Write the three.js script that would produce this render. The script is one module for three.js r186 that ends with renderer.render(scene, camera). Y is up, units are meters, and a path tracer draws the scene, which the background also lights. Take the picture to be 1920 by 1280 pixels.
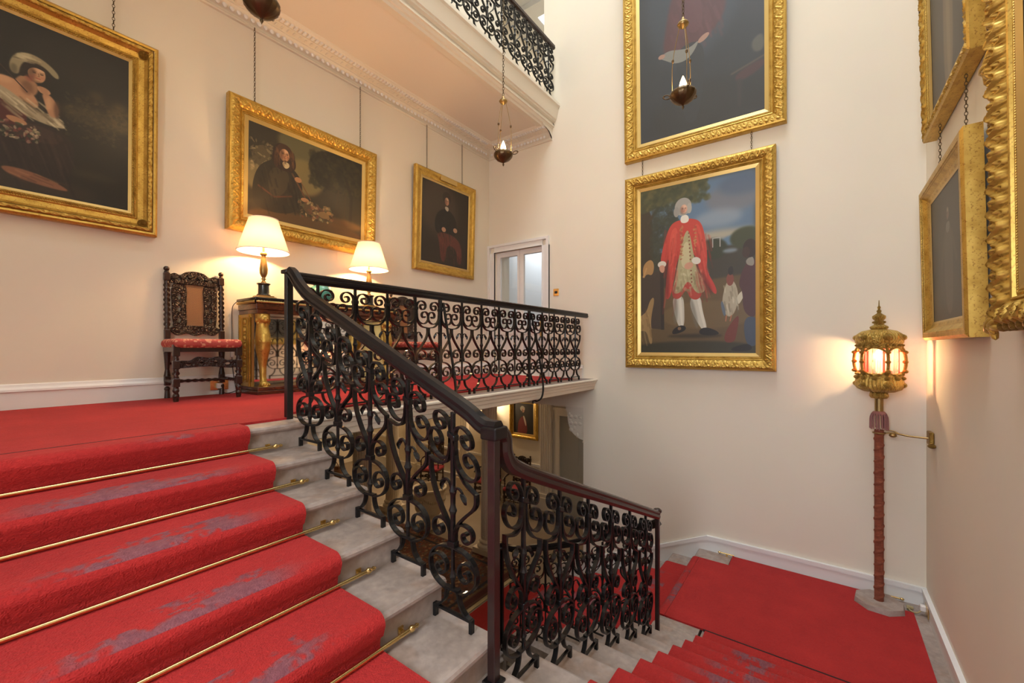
import * as THREE from 'three';
import { mergeGeometries } from 'three/addons/utils/BufferGeometryUtils.js';
import { RoundedBoxGeometry } from 'three/addons/geometries/RoundedBoxGeometry.js';
import { RectAreaLightUniformsLib } from 'three/addons/lights/RectAreaLightUniformsLib.js';
RectAreaLightUniformsLib.init();

// ------------------------------------------------------------ camera, light, exposure
const scene = new THREE.Scene();
scene.background = new THREE.Color(0.62, 0.72, 0.85);
const renderer = new THREE.WebGLRenderer({ antialias: true });
renderer.toneMapping = THREE.LinearToneMapping;
renderer.toneMappingExposure = 1.06;
renderer.shadowMap.enabled = true;
const YAW = Math.atan2(585, 798.5), EYE = 0.457;
const camera = new THREE.PerspectiveCamera(2 * Math.atan(640 / 798.5) * 180 / Math.PI, 1.5, 0.05, 60);
camera.position.set(0, EYE, 0);
camera.lookAt(-Math.sin(YAW), EYE, -Math.cos(YAW));
camera.setViewOffset(1920, 1280, 0, -11, 1920, 1280);   // shift lens: verticals stay upright
scene.add(camera);

// daylight through the roof light above the stairwell
const SKY = { x: -1.0, z: -2.5, w: 2.8, d: 4.2, y: 10.15 };
const skylight = new THREE.RectAreaLight(new THREE.Color(0.85, 0.96, 1.08), 8.8, SKY.w, SKY.d);
skylight.position.set(SKY.x, SKY.y - 0.12, SKY.z);
skylight.lookAt(SKY.x, 0, SKY.z);
scene.add(skylight);
// daylight from the tall stair window on the half landing, behind the camera
const WIN = { x0: -0.95, x1: 0.25, y0: 0.0, y1: 2.6 };
const windowLight = new THREE.RectAreaLight(new THREE.Color(0.84, 0.95, 1.12), 13, WIN.x1 - WIN.x0, WIN.y1 - WIN.y0);
windowLight.position.set((WIN.x0 + WIN.x1) / 2, (WIN.y0 + WIN.y1) / 2, 2.62);
windowLight.lookAt((WIN.x0 + WIN.x1) / 2, (WIN.y0 + WIN.y1) / 2, -5);
scene.add(windowLight);

// ------------------------------------------------------------ helpers
const V3 = (x, y, z) => new THREE.Vector3(x, y, z);
const lin = (r, g, b) => new THREE.Color().setRGB(r, g, b);
let seed = 7;
const rnd = () => { seed = (seed * 1664525 + 1013904223) >>> 0; return seed / 4294967296; };
const taken = new Map();
const numbered = (n) => { const k = taken.get(n) || 0; taken.set(n, k + 1); return k ? `${n}_${String(k).padStart(3, '0')}` : n; };
function mesh(name, geo, mat, parent) {
  const m = new THREE.Mesh(Array.isArray(geo) ? merge(geo) : geo, mat);
  m.name = parent ? name : numbered(name); m.castShadow = m.receiveShadow = true;
  (parent || scene).add(m); return m;
}
function thing(name, label, category, pos = [0, 0, 0], turn = 0, group) {
  const o = new THREE.Group(); o.name = numbered(name); o.position.set(...pos); o.rotation.y = turn;
  o.userData = { label, category }; if (group) o.userData.group = group; scene.add(o); return o;
}
const part = (name, parent) => { const g = new THREE.Group(); g.name = name; parent.add(g); return g; };
function tag(o, label, category, group) { Object.assign(o.userData, { label, category }); if (group) o.userData.group = group; return o; }
function struct(name, geo, mat, label) { const m = mesh(name, geo, mat); m.userData.kind = 'structure'; if (label) m.userData.label = label; return m; }
function structGroup(name, label) { const o = new THREE.Group(); o.name = numbered(name); o.userData.kind = 'structure'; o.userData.label = label; scene.add(o); return o; }
function merge(list) {
  const l = list.map((g) => { const h = g.index ? g.toNonIndexed() : g; for (const k of Object.keys(h.attributes)) if (!['position', 'normal', 'uv'].includes(k)) h.deleteAttribute(k);
    if (!h.attributes.uv) h.setAttribute('uv', new THREE.BufferAttribute(new Float32Array(h.attributes.position.count * 2), 2)); return h; });
  return l.length === 1 ? l[0] : mergeGeometries(l);
}
// uv in metres from the dominant axis of each face
function metreUV(g) {
  g = g.index ? g.toNonIndexed() : g; const p = g.attributes.position, n = g.attributes.normal, uv = new Float32Array(p.count * 2);
  for (let i = 0; i < p.count; i += 3) {
    const a = [0, 0, 0]; for (let k = 0; k < 3; k++) { a[0] += Math.abs(n.getX(i + k)); a[1] += Math.abs(n.getY(i + k)); a[2] += Math.abs(n.getZ(i + k)); }
    const ax = a[0] > a[1] && a[0] > a[2] ? 0 : a[1] > a[2] ? 1 : 2;
    for (let k = 0; k < 3; k++) { const j = i + k, X = p.getX(j), Y = p.getY(j), Z = p.getZ(j); uv[2 * j] = ax === 0 ? Z : X; uv[2 * j + 1] = ax === 1 ? Z : Y; }
  }
  g.setAttribute('uv', new THREE.BufferAttribute(uv, 2)); return g;
}
const box = (x0, x1, y0, y1, z0, z1) => { const g = new THREE.BoxGeometry(Math.abs(x1 - x0), Math.abs(y1 - y0), Math.abs(z1 - z0)); g.translate((x0 + x1) / 2, (y0 + y1) / 2, (z0 + z1) / 2); return metreUV(g); };
const rbox = (x0, x1, y0, y1, z0, z1, r = 0.008, s = 2) => { const g = new RoundedBoxGeometry(Math.abs(x1 - x0), Math.abs(y1 - y0), Math.abs(z1 - z0), s, r); g.translate((x0 + x1) / 2, (y0 + y1) / 2, (z0 + z1) / 2); return metreUV(g); };
const lathe = (pts, seg = 24) => new THREE.LatheGeometry(pts.map(([r, y]) => new THREE.Vector2(Math.max(r, 0.0004), y)), seg);
const cyl = (r0, r1, y0, y1, seg = 16) => { const g = new THREE.CylinderGeometry(r1, r0, y1 - y0, seg); g.translate(0, (y0 + y1) / 2, 0); return g; };
const at = (g, x, y, z) => g.clone().translate(x, y, z);
const tube = (pts, r, seg = 32, rad = 6) => new THREE.TubeGeometry(new THREE.CatmullRomCurve3(pts.map((p) => V3(...p))), seg, r, rad);
function ball(rx, ry, rz, x = 0, y = 0, z = 0, s = 10) { const g = new THREE.SphereGeometry(1, s, Math.max(6, s * 0.7 | 0)); g.scale(rx, ry, rz); g.translate(x, y, z); g.computeVertexNormals(); return g; }
// quads from rows of points: grid[i][j] = [x,y,z]; uv from given arrays
function gridGeo(rows, us, vs, flat = false) {
  const pos = [], uv = [], idx = [], W = rows[0].length;
  rows.forEach((r, i) => r.forEach((p, j) => { pos.push(...p); uv.push(us[j], vs[i]); }));
  for (let i = 0; i + 1 < rows.length; i++) for (let j = 0; j + 1 < W; j++) { const a = i * W + j, b = a + 1, c = a + W, d = c + 1; idx.push(a, c, b, b, c, d); }
  let g = new THREE.BufferGeometry(); g.setAttribute('position', new THREE.Float32BufferAttribute(pos, 3)); g.setAttribute('uv', new THREE.Float32BufferAttribute(uv, 2)); g.setIndex(idx);
  if (flat) g = g.toNonIndexed(); g.computeVertexNormals(); return g;
}
// profile (list of [a,b], metres along side and lift) carried along a path whose cross direction "side" stays fixed
function sweep(profile, path, side, closed = true) {
  const S = V3(...side).normalize(), P = path.map((p) => V3(...p)), prof = closed ? [...profile, profile[0]] : profile, rows = [], vs = []; let len = 0;
  P.forEach((p, i) => {
    const t0 = i ? p.clone().sub(P[i - 1]).normalize() : null, t1 = i + 1 < P.length ? P[i + 1].clone().sub(p).normalize() : null;
    const t = (t0 && t1 ? t0.clone().add(t1) : t0 || t1).normalize(), k = t0 && t1 ? 1 / Math.max(0.35, t.dot(t1)) : 1, N = S.clone().cross(t).normalize();
    if (i) len += p.distanceTo(P[i - 1]);
    rows.push(prof.map(([a, b]) => { const q = p.clone().addScaledVector(S, a).addScaledVector(N, b * k); return [q.x, q.y, q.z]; })); vs.push(len);
  });
  const us = [0]; for (let j = 1; j < prof.length; j++) us.push(us[j - 1] + Math.hypot(prof[j][0] - prof[j - 1][0], prof[j][1] - prof[j - 1][1]));
  const body = gridGeo(rows, us, vs, true), out = [body];
  if (closed) for (const [r, f] of [[rows[0], 1], [rows.at(-1), -1]]) {
    const c = r.slice(0, -1), m = c.reduce((s, q) => [s[0] + q[0] / c.length, s[1] + q[1] / c.length, s[2] + q[2] / c.length], [0, 0, 0]), pos = [];
    c.forEach((q, j) => { const n = c[(j + 1) % c.length]; pos.push(...m, ...(f > 0 ? q : n), ...(f > 0 ? n : q)); });
    const g = new THREE.BufferGeometry(); g.setAttribute('position', new THREE.Float32BufferAttribute(pos, 3)); g.computeVertexNormals(); out.push(g);
  }
  return merge(out);
}
// flat iron bar bent in the x-y plane: thickness t across the bend, width w along z
function band(pts, t, w, tEnd = t) {
  const n = pts.length, rows = [];
  for (let i = 0; i < n; i++) {
    const a = pts[Math.max(0, i - 1)], b = pts[Math.min(n - 1, i + 1)]; let dx = b[0] - a[0], dy = b[1] - a[1]; const l = Math.hypot(dx, dy) || 1; dx /= l; dy /= l;
    const h = (t + (tEnd - t) * i / (n - 1)) / 2, [x, y] = pts[i], nx = -dy * h, ny = dx * h, c = w / 2;
    rows.push([[x + nx, y + ny, c], [x - nx, y - ny, c], [x - nx, y - ny, -c], [x + nx, y + ny, -c], [x + nx, y + ny, c]]);
  }
  const cap = (r, f) => { const g = new THREE.BufferGeometry(), q = f ? [r[0], r[3], r[1], r[1], r[3], r[2]] : [r[0], r[1], r[3], r[1], r[2], r[3]]; g.setAttribute('position', new THREE.Float32BufferAttribute(q.flat(), 3)); g.computeVertexNormals(); return g; };
  return merge([gridGeo(rows, [0, t, t + w, 2 * t + w, 2 * t + 2 * w], pts.map((_, i) => i * 0.02), true), cap(rows[0], 1), cap(rows[n - 1], 0)]);
}
const spiral = (cx, cy, keys, n = 40) => { // keys: [degrees, radius]
  const out = []; for (let i = 0; i <= n; i++) { const s = i / n * (keys.length - 1), k = Math.min(keys.length - 2, s | 0), f = s - k; const a = (keys[k][0] + (keys[k + 1][0] - keys[k][0]) * f) * Math.PI / 180, r = keys[k][1] + (keys[k + 1][1] - keys[k][1]) * f; out.push([cx + r * Math.cos(a), cy + r * Math.sin(a)]); } return out; };
const smooth2 = (pts, n = 20) => new THREE.CatmullRomCurve3(pts.map(([x, y]) => V3(x, y, 0)), false, 'centripetal').getPoints(n).map((p) => [p.x, p.y]);
const mirrorX = (g) => { const h = (g.index ? g.toNonIndexed() : g.clone()); h.scale(-1, 1, 1); for (const k of ['position', 'normal', 'uv']) { const a = h.attributes[k]; if (!a) continue; const s = a.itemSize; for (let i = 0; i < a.count; i += 3) for (let c = 0; c < s; c++) { const u = a.array[(i + 1) * s + c]; a.array[(i + 1) * s + c] = a.array[(i + 2) * s + c]; a.array[(i + 2) * s + c] = u; } } return h; };

// ------------------------------------------------------------ textures
const PERM = Array.from({ length: 512 }, () => rnd());
const hash = (x, y, s) => { let h = (x * 374761393 + y * 668265263 + s * 974711) | 0; h = (h ^ (h >>> 13)) * 1274126177 | 0; return ((h ^ (h >>> 16)) >>> 0) / 4294967296; };
function vnoise(x, y, per, s) { const xi = Math.floor(x), yi = Math.floor(y), fx = x - xi, fy = y - yi, u = fx * fx * (3 - 2 * fx), v = fy * fy * (3 - 2 * fy), m = (a) => ((a % per) + per) % per;
  const a = hash(m(xi), m(yi), s), b = hash(m(xi + 1), m(yi), s), c = hash(m(xi), m(yi + 1), s), d = hash(m(xi + 1), m(yi + 1), s); return a + (b - a) * u + (c - a) * v + (a - b - c + d) * u * v; }
function fbm(u, v, base, oct, s) { let t = 0, a = 0.5, f = base, k = 0; for (let o = 0; o < oct; o++) { t += a * vnoise(u * f, v * f, f, s + o); k += a; a *= 0.5; f *= 2; } return t / k; }
function tex(n, fn, srgb, metres = 1, m = n) {
  const d = new Uint8Array(n * m * 4);
  for (let y = 0; y < m; y++) for (let x = 0; x < n; x++) { const c = fn(x / n, y / m), i = (y * n + x) * 4; const q = typeof c === 'number' ? [c, c, c] : c; for (let k = 0; k < 3; k++) d[i + k] = Math.max(0, Math.min(255, q[k] * 255)); d[i + 3] = 255; }
  const t = new THREE.DataTexture(d, n, m); t.magFilter = THREE.LinearFilter; t.minFilter = THREE.LinearMipmapLinearFilter; t.generateMipmaps = true; t.wrapS = t.wrapT = THREE.RepeatWrapping; t.repeat.set(1 / metres, 1 / metres);
  if (srgb) t.colorSpace = THREE.SRGBColorSpace; t.needsUpdate = true; return t;
}
function canvasTex(w, h, draw) { const c = document.createElement('canvas'); c.width = w; c.height = h; const x = c.getContext('2d'); draw(x, w, h); const t = new THREE.CanvasTexture(c); t.colorSpace = THREE.SRGBColorSpace; return t; }
const mixc = (a, b, t) => a.map((v, i) => v + (b[i] - v) * t);
const sstep = (a, b, x) => { const t = Math.max(0, Math.min(1, (x - a) / (b - a))); return t * t * (3 - 2 * t); };
// ------------------------------------------------------------ materials
const std = (o) => new THREE.MeshStandardMaterial(o), phy = (o) => new THREE.MeshPhysicalMaterial(o);
const tPlaster = tex(256, (u, v) => 0.5 + 0.5 * (fbm(u, v, 8, 4, 3) - 0.5), false, 1.5);
const tWallCol = tex(256, (u, v) => { const f = fbm(u, v, 4, 4, 11); return mixc([0.888, 0.85, 0.775], [0.908, 0.87, 0.798], f); }, true, 3);
const M = {};
M.wall = std({ map: tWallCol, roughness: 0.72, bumpMap: tPlaster, bumpScale: 0.0012 });
M.soffit = std({ color: lin(0.74, 0.66, 0.55), roughness: 0.85, bumpMap: tPlaster, bumpScale: 0.001 });
M.white = std({ color: lin(0.80, 0.78, 0.75), roughness: 0.45 });
M.cream = std({ color: lin(0.74, 0.67, 0.55), roughness: 0.5 });
M.hallWall = std({ color: lin(0.74, 0.67, 0.53), roughness: 0.7, bumpMap: tPlaster, bumpScale: 0.001 });
const tStone = tex(512, (u, v) => { const a = fbm(u, v, 3, 5, 21), b = fbm(u, v, 40, 3, 25), c = fbm(u, v * 1, 9, 3, 29); let k = mixc([0.575, 0.515, 0.475], [0.70, 0.64, 0.60], a); k = mixc(k, [0.60, 0.50, 0.435], sstep(0.55, 0.75, c) * 0.5); return k.map((q) => q * (0.9 + 0.2 * b)); }, true, 1.1);
const tStoneB = tex(256, (u, v) => fbm(u, v, 24, 4, 33), false, 0.6);
M.stone = std({ map: tStone, roughness: 0.55, bumpMap: tStoneB, bumpScale: 0.0018 });
M.stoneDark = std({ map: tStone, color: lin(0.72, 0.70, 0.70), roughness: 0.6, bumpMap: tStoneB, bumpScale: 0.002 });
const tHallFloor = tex(256, (u, v) => mixc([0.52, 0.47, 0.41], [0.62, 0.57, 0.50], fbm(u, v, 4, 4, 41)), true, 1.6);
M.hallFloor = std({ map: tHallFloor, roughness: 0.5 });
const tPile = tex(512, (u, v) => 0.55 * fbm(u, v, 128, 2, 51) + 0.45 * fbm(u, v, 32, 2, 55), false, 0.5);
const tCarpet = tex(512, (u, v) => { const f = fbm(u, v, 6, 3, 61), g = fbm(u, v, 96, 2, 67); return mixc([0.60, 0.105, 0.10], [0.71, 0.16, 0.145], f * 0.6 + g * 0.4); }, true, 0.9);
M.carpet = phy({ map: tCarpet, roughness: 0.97, bumpMap: tPile, bumpScale: 0.005, sheen: 0.35, sheenRoughness: 0.6, sheenColor: lin(0.5, 0.12, 0.1) });
M.binding = std({ color: lin(0.035, 0.012, 0.012), roughness: 0.9 });
M.brass = std({ color: lin(0.78, 0.57, 0.24), metalness: 1, roughness: 0.24 });
M.oldBrass = std({ color: lin(0.34, 0.23, 0.09), metalness: 0.9, roughness: 0.38 });
M.bronze = std({ color: lin(0.12, 0.075, 0.035), metalness: 0.85, roughness: 0.36 });
M.iron = phy({ color: lin(0.006, 0.0055, 0.0055), roughness: 0.55, specularIntensity: 0.3, clearcoat: 0.5, clearcoatRoughness: 0.1 });
M.ironRail = phy({ color: lin(0.008, 0.006, 0.006), roughness: 0.5, specularIntensity: 0.3, clearcoat: 0.45, clearcoatRoughness: 0.08 });
M.railWood = phy({ color: lin(0.024, 0.010, 0.009), roughness: 0.5, specularIntensity: 0.4, clearcoat: 0.6, clearcoatRoughness: 0.12 });
M.chainMetal = std({ color: lin(0.10, 0.07, 0.035), metalness: 0.8, roughness: 0.45 });
// gilding with worn bole showing through
const tGilt = tex(256, (u, v) => { const a = fbm(u, v, 6, 4, 71), b = fbm(u, v, 48, 2, 75); let c = mixc([0.68, 0.53, 0.22], [0.86, 0.72, 0.37], a); return mixc(c, [0.42, 0.25, 0.10], sstep(0.66, 0.85, b) * 0.45); }, true, 0.35);
// carved running ornament: scrolling leaves, one repeat 0.16 m
const tCarve = tex(256, (u, v) => { let h = 0; for (let s = 0; s < 2; s++) { const cx = 0.25 + 0.5 * s, cy = s ? 0.36 : 0.64; for (let w = -1; w <= 1; w++) { const dx = (u - cx + w) * 2.2, dy = (v - cy) * 2.2, r = Math.hypot(dx, dy), a = Math.atan2(dy, dx) * (s ? 1 : -1); h = Math.max(h, (0.5 + 0.5 * Math.cos(a * 1 + r * 26)) * Math.exp(-r * r * 3.2)); } } const w = Math.abs(v - 0.5 - 0.2 * Math.sin(u * Math.PI * 4)); h = Math.max(h, Math.exp(-w * w * 160) * 0.9); const lf = 0.5 + 0.5 * Math.sin(u * Math.PI * 16 + Math.sin(v * 9) * 2); h = Math.max(h, lf * 0.5 * (1 - Math.abs(v - 0.5) * 1.2)); return h * 0.85 + 0.15 * fbm(u, v, 32, 2, 79); }, false, 0.16);
const tBead = tex(128, (u, v) => { const x = (u * 8) % 1 - 0.5, y = (v * 8) % 1 - 0.5; return Math.max(0, 1 - (x * x + y * y) * 4.2); }, false, 0.12);
M.gilt = std({ map: tGilt, metalness: 0.68, roughness: 0.42 });
M.giltCarved = std({ map: tGilt, metalness: 0.7, roughness: 0.38, bumpMap: tCarve, bumpScale: 0.016 });
M.giltBead = std({ map: tGilt, metalness: 0.7, roughness: 0.38, bumpMap: tBead, bumpScale: 0.006 });
M.giltPale = std({ color: lin(0.62, 0.44, 0.16), metalness: 0.75, roughness: 0.4 });
const tCarveLantern = tCarve.clone(); tCarveLantern.repeat.set(5, 1.2); tCarveLantern.needsUpdate = true;
M.giltLantern = std({ map: tGilt, metalness: 0.45, roughness: 0.45, bumpMap: tCarveLantern, bumpScale: 0.03 });
M.frosted = phy({ color: lin(0.95, 0.9, 0.86), roughness: 0.22, transmission: 0.95, thickness: 0 });
M.giltDark = std({ map: tGilt, color: lin(0.55, 0.5, 0.45), metalness: 0.65, roughness: 0.42, bumpMap: tCarve, bumpScale: 0.010 });
// carved dark oak
const tOak = tex(256, (u, v) => mixc([0.13, 0.075, 0.05], [0.23, 0.135, 0.085], fbm(u, v * 0.25, 32, 3, 83)), true, 0.4);
const tOakCarve = tex(256, (u, v) => { const a = fbm(u, v, 8, 2, 87); return 0.5 + 0.5 * Math.sin(a * 34); }, false, 0.22);
M.oak = phy({ map: tOak, roughness: 0.32, clearcoat: 0.25, clearcoatRoughness: 0.3 });
M.oakCarved = phy({ map: tOak, roughness: 0.34, bumpMap: tOakCarve, bumpScale: 0.012, clearcoat: 0.25, clearcoatRoughness: 0.3 });
const tCane = tex(128, (u, v) => { const s = Math.sin(u * Math.PI * 16) * Math.sin(v * Math.PI * 16); return s > 0.25 ? [0.24, 0.15, 0.09] : mixc([0.68, 0.51, 0.34], [0.58, 0.42, 0.27], (s + 1) / 1.25); }, true, 0.1);
M.cane = std({ map: tCane, roughness: 0.6 });
const tSeat = tex(256, (u, v) => { const a = fbm(u, v, 5, 3, 91), b = fbm(u, v, 14, 2, 95); let c = mixc([0.62, 0.22, 0.20], [0.74, 0.36, 0.30], a); return mixc(c, [0.84, 0.62, 0.48], sstep(0.55, 0.68, b) * 0.85); }, true, 0.3);
M.seat = std({ map: tSeat, roughness: 0.9, bumpMap: tPile, bumpScale: 0.002 });
M.redSeat = std({ color: lin(0.32, 0.03, 0.045), roughness: 0.85, bumpMap: tPile, bumpScale: 0.002 });
const tRosewood = tex(256, (u, v) => mixc([0.24, 0.11, 0.06], [0.40, 0.20, 0.10], 0.5 + 0.5 * Math.sin(fbm(u * 0.3, v, 10, 3, 101) * 40)), true, 0.5);
M.rosewood = phy({ map: tRosewood, roughness: 0.28, clearcoat: 0.5, clearcoatRoughness: 0.12 });
M.blackMarble = phy({ color: lin(0.012, 0.012, 0.012), roughness: 0.15 });
M.mirror = std({ color: lin(0.82, 0.82, 0.80), metalness: 1, roughness: 0.04 });
M.blackLacquer = phy({ color: lin(0.012, 0.010, 0.008), roughness: 0.22, clearcoat: 0.5 });
M.shade = phy({ color: lin(0.62, 0.47, 0.41), roughness: 1, transmission: 0.2, thickness: 0, side: THREE.DoubleSide });
M.bulb = std({ color: lin(0.9, 0.8, 0.6), emissive: lin(1, 0.72, 0.38), emissiveIntensity: 9 });
M.glass = phy({ color: lin(1, 1, 1), roughness: 0.02, transmission: 1, thickness: 0, ior: 1.45 });
M.pinkGlass = phy({ color: lin(0.9, 0.32, 0.28), roughness: 0.15, transmission: 0.8, thickness: 0 });
M.velvet = std({ map: tex(128, (u, v) => mixc([0.44, 0.21, 0.14], [0.60, 0.34, 0.23], fbm(u, v, 10, 3, 111)), true, 0.25), roughness: 0.9, bumpMap: tPile, bumpScale: 0.004 });
M.tassel = std({ color: lin(0.30, 0.13, 0.12), roughness: 0.8 });
M.jar = phy({ map: tex(128, (u, v) => mixc([0.24, 0.50, 0.47], [0.40, 0.66, 0.60], fbm(u, v, 6, 3, 121)), true, 0.3), roughness: 0.25, clearcoat: 0.4 });
M.plastic = std({ color: lin(0.82, 0.80, 0.76), roughness: 0.5 });
M.darkPlastic = std({ color: lin(0.015, 0.013, 0.012), roughness: 0.5 });
M.cable = std({ color: lin(0.42, 0.33, 0.16), roughness: 0.5 });
M.doorGrey = std({ color: lin(0.42, 0.40, 0.33), roughness: 0.5 });
M.marbleUrn = std({ color: lin(0.72, 0.64, 0.50), roughness: 0.55, bumpMap: tStoneB, bumpScale: 0.004 });
// ------------------------------------------------------------ the shell (metres; y = 0 is the upper landing)
const XL = -4.67, XR = 0.8, ZB = -5.7, ZF = 1.8, TOP = 10.2, GF = -3.1, HL = -0.9, QL = -2.05;
struct('wall_left', box(XL - 0.4, XL, -0.3, TOP, ZB - 0.4, ZF), M.wall);
struct('wall_back', box(-2.87, XR + 0.3, GF, TOP, ZB - 0.4, ZB), M.wall);
struct('wall_back_landing', [box(-3.55, -2.87, -0.44, TOP, ZB - 0.4, ZB), box(XL, -4.53, -0.44, 4.19, ZB - 0.4, ZB), box(-4.53, -3.55, 2.06, 4.19, ZB - 0.4, ZB), box(-4.53, -3.55, -0.44, 0, ZB - 0.4, ZB)], M.wall);
struct('wall_right', box(XR, XR + 0.3, GF, TOP, ZB, ZF), M.wall);
struct('wall_front', [box(-12.2, WIN.x0, GF, TOP, ZF, ZF + 0.92), box(WIN.x1, XR + 0.3, GF, TOP, ZF, ZF + 0.92), box(WIN.x0, WIN.x1, GF, WIN.y0, ZF, ZF + 0.92), box(WIN.x0, WIN.x1, WIN.y1, TOP, ZF, ZF + 0.92)], M.wall);
{ const w = structGroup('window_4', 'tall stair window on the half landing'), pm = std({ color: lin(0.8, 0.85, 0.9), emissive: lin(0.84, 0.95, 1), emissiveIntensity: 2.2 }), W = (WIN.x1 - WIN.x0) / 3, H = (WIN.y1 - WIN.y0) / 4;
  for (let i = 0; i < 3; i++) for (let j = 0; j < 4; j++) mesh('window_pane', box(WIN.x0 + i * W + 0.02, WIN.x0 + (i + 1) * W - 0.02, WIN.y0 + j * H + 0.02, WIN.y0 + (j + 1) * H - 0.02, 2.66, 2.67), pm, w);
  const bars = []; for (let i = 0; i <= 3; i++) bars.push(box(WIN.x0 + i * W - 0.02, WIN.x0 + i * W + 0.02, WIN.y0, WIN.y1, 2.64, 2.68)); for (let j = 0; j <= 4; j++) bars.push(box(WIN.x0, WIN.x1, WIN.y0 + j * H - 0.02, WIN.y0 + j * H + 0.02, 2.64, 2.68)); mesh('glazing_bar', bars, M.white, w); }
struct('ceiling', [box(XL - 0.4, XR + 0.3, TOP, TOP + 0.25, ZB - 0.4, SKY.z - SKY.d / 2), box(XL - 0.4, XR + 0.3, TOP, TOP + 0.25, SKY.z + SKY.d / 2, ZF + 0.65), box(XL - 0.4, SKY.x - SKY.w / 2, TOP, TOP + 0.25, SKY.z - SKY.d / 2, SKY.z + SKY.d / 2), box(SKY.x + SKY.w / 2, XR + 0.3, TOP, TOP + 0.25, SKY.z - SKY.d / 2, SKY.z + SKY.d / 2)], M.soffit);
{ // roof light of frosted panes in glazing bars
  const g = structGroup('window_1', 'roof light of pale panes over the stairwell');
  const paneMat = std({ color: lin(0.8, 0.82, 0.85), emissive: lin(0.93, 0.97, 1), emissiveIntensity: 2.2, roughness: 0.9 });
  for (let i = 0; i < 3; i++) for (let j = 0; j < 4; j++) { const x0 = SKY.x - SKY.w / 2 + SKY.w / 3 * i, z0 = SKY.z - SKY.d / 2 + SKY.d / 4 * j; mesh('window_pane', box(x0 + 0.03, x0 + SKY.w / 3 - 0.03, TOP + 0.05, TOP + 0.06, z0 + 0.03, z0 + SKY.d / 4 - 0.03), paneMat, g); }
  const bars = []; for (let i = 0; i <= 3; i++) { const x = SKY.x - SKY.w / 2 + SKY.w / 3 * i; bars.push(box(x - 0.03, x + 0.03, TOP + 0.02, TOP + 0.1, SKY.z - SKY.d / 2, SKY.z + SKY.d / 2)); }
  for (let j = 0; j <= 4; j++) { const z = SKY.z - SKY.d / 2 + SKY.d / 4 * j; bars.push(box(SKY.x - SKY.w / 2, SKY.x + SKY.w / 2, TOP + 0.02, TOP + 0.1, z - 0.03, z + 0.03)); }
  mesh('glazing_bar', bars, M.white, g);
}
// upper landing slab and the moulded edge over the hall
struct('floor_landing', [box(XL, -2.70, -0.14, 0, ZB, -1.42), box(XL, -2.95, -0.14, 0, -1.42, ZF)], M.stoneDark);
const mould = (prof, path, side) => sweep(prof, path, side, false);
struct('trim_1', sweep([[-2.70, -0.002], [-2.645, -0.002], [-2.64, -0.008], [-2.64, -0.02], [-2.655, -0.03], [-2.662, -0.034], [-2.664, -0.06], [-2.672, -0.062], [-2.676, -0.068], [-2.68, -0.1], [-2.69, -0.104], [-2.692, -0.145], [-2.71, -0.155], [-2.95, -0.158], [-2.95, -0.02]].map(([x, y]) => [x, y]), [[0, 0, -1.43], [0, 0, ZB]], [1, 0, 0]), M.cream, 'moulded cream edge of the upper landing');
// gallery above
struct('floor_gallery', box(XL, -3.42, 3.83, 4.19, ZB, ZF), M.soffit);
struct('trim_2', sweep([[-3.52, 3.835], [-3.52, 3.812], [-3.44, 3.805], [-3.425, 3.83], [-3.405, 3.835], [-3.385, 3.86], [-3.365, 3.862], [-3.365, 3.885], [-3.385, 3.90], [-3.385, 3.925], [-3.345, 3.935], [-3.342, 3.958], [-3.325, 3.965], [-3.305, 4.05], [-3.285, 4.13], [-3.265, 4.15], [-3.265, 4.19], [-3.5, 4.195], [-3.5, 4.0]], [[0, 0, ZF], [0, 0, ZB]], [1, 0, 0]), M.cream, 'deep cream moulding along the gallery edge');
{ // enriched cornice under the gallery
  const prof = [[0, 3.835], [0, 3.665], [0.022, 3.668], [0.03, 3.68], [0.022, 3.694], [0.008, 3.70], [0.012, 3.715], [0.075, 3.765], [0.085, 3.765], [0.085, 3.775], [0.165, 3.79], [0.165, 3.797], [0.235, 3.80], [0.245, 3.812], [0.262, 3.82], [0.27, 3.835]];
  const g = structGroup('trim_3', 'enriched plaster cornice under the gallery');
  mesh('moulding', [sweep(prof.map(([o, y]) => [XL + o, y]), [[0, 0, ZF], [0, 0, ZB]], [1, 0, 0]), sweep(prof.map(([o, y]) => [ZB + o, y]), [[XL, 0, 0], [-3.4, 0, 0]], [0, 0, 1])], M.cream, g);
  const dent = [], leaf = [], flut = [];
  for (let z = ZF - 0.3; z > ZB + 0.26; z -= 0.046) dent.push(box(XL + 0.185, XL + 0.232, 3.785, 3.803, z, z + 0.026));
  for (let x = XL + 0.26; x < -3.42; x += 0.046) dent.push(box(x, x + 0.026, 3.785, 3.803, ZB + 0.185, ZB + 0.232));
  for (let z = ZF - 0.3; z > ZB + 0.1; z -= 0.062) { leaf.push(ball(0.012, 0.026, 0.024, XL + 0.046, 3.737, z, 6)); flut.push(ball(0.03, 0.007, 0.012, XL + 0.125, 3.779, z, 6)); }
  for (let x = XL + 0.1; x < -3.46; x += 0.062) { leaf.push(ball(0.024, 0.026, 0.012, x, 3.737, ZB + 0.046, 6)); flut.push(ball(0.012, 0.007, 0.03, x, 3.779, ZB + 0.125, 6)); }
  for (const [n, l, m] of [['dentil', dent, M.white], ['leaf_ornament', leaf, M.white], ['flute_ornament', flut, M.cream]]) mesh(n, l, m, g).userData.kind = 'stuff';
}
struct('ceiling_gallery', [box(XL - 0.4, -3.3, 6.9, 7.1, -9, ZB - 0.4), box(XL, -3.55, 6.75, 6.9, ZB - 0.55, ZB - 0.4), box(XL, -3.3, 6.8, 6.9, -6.9, -6.6)], M.white);
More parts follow.
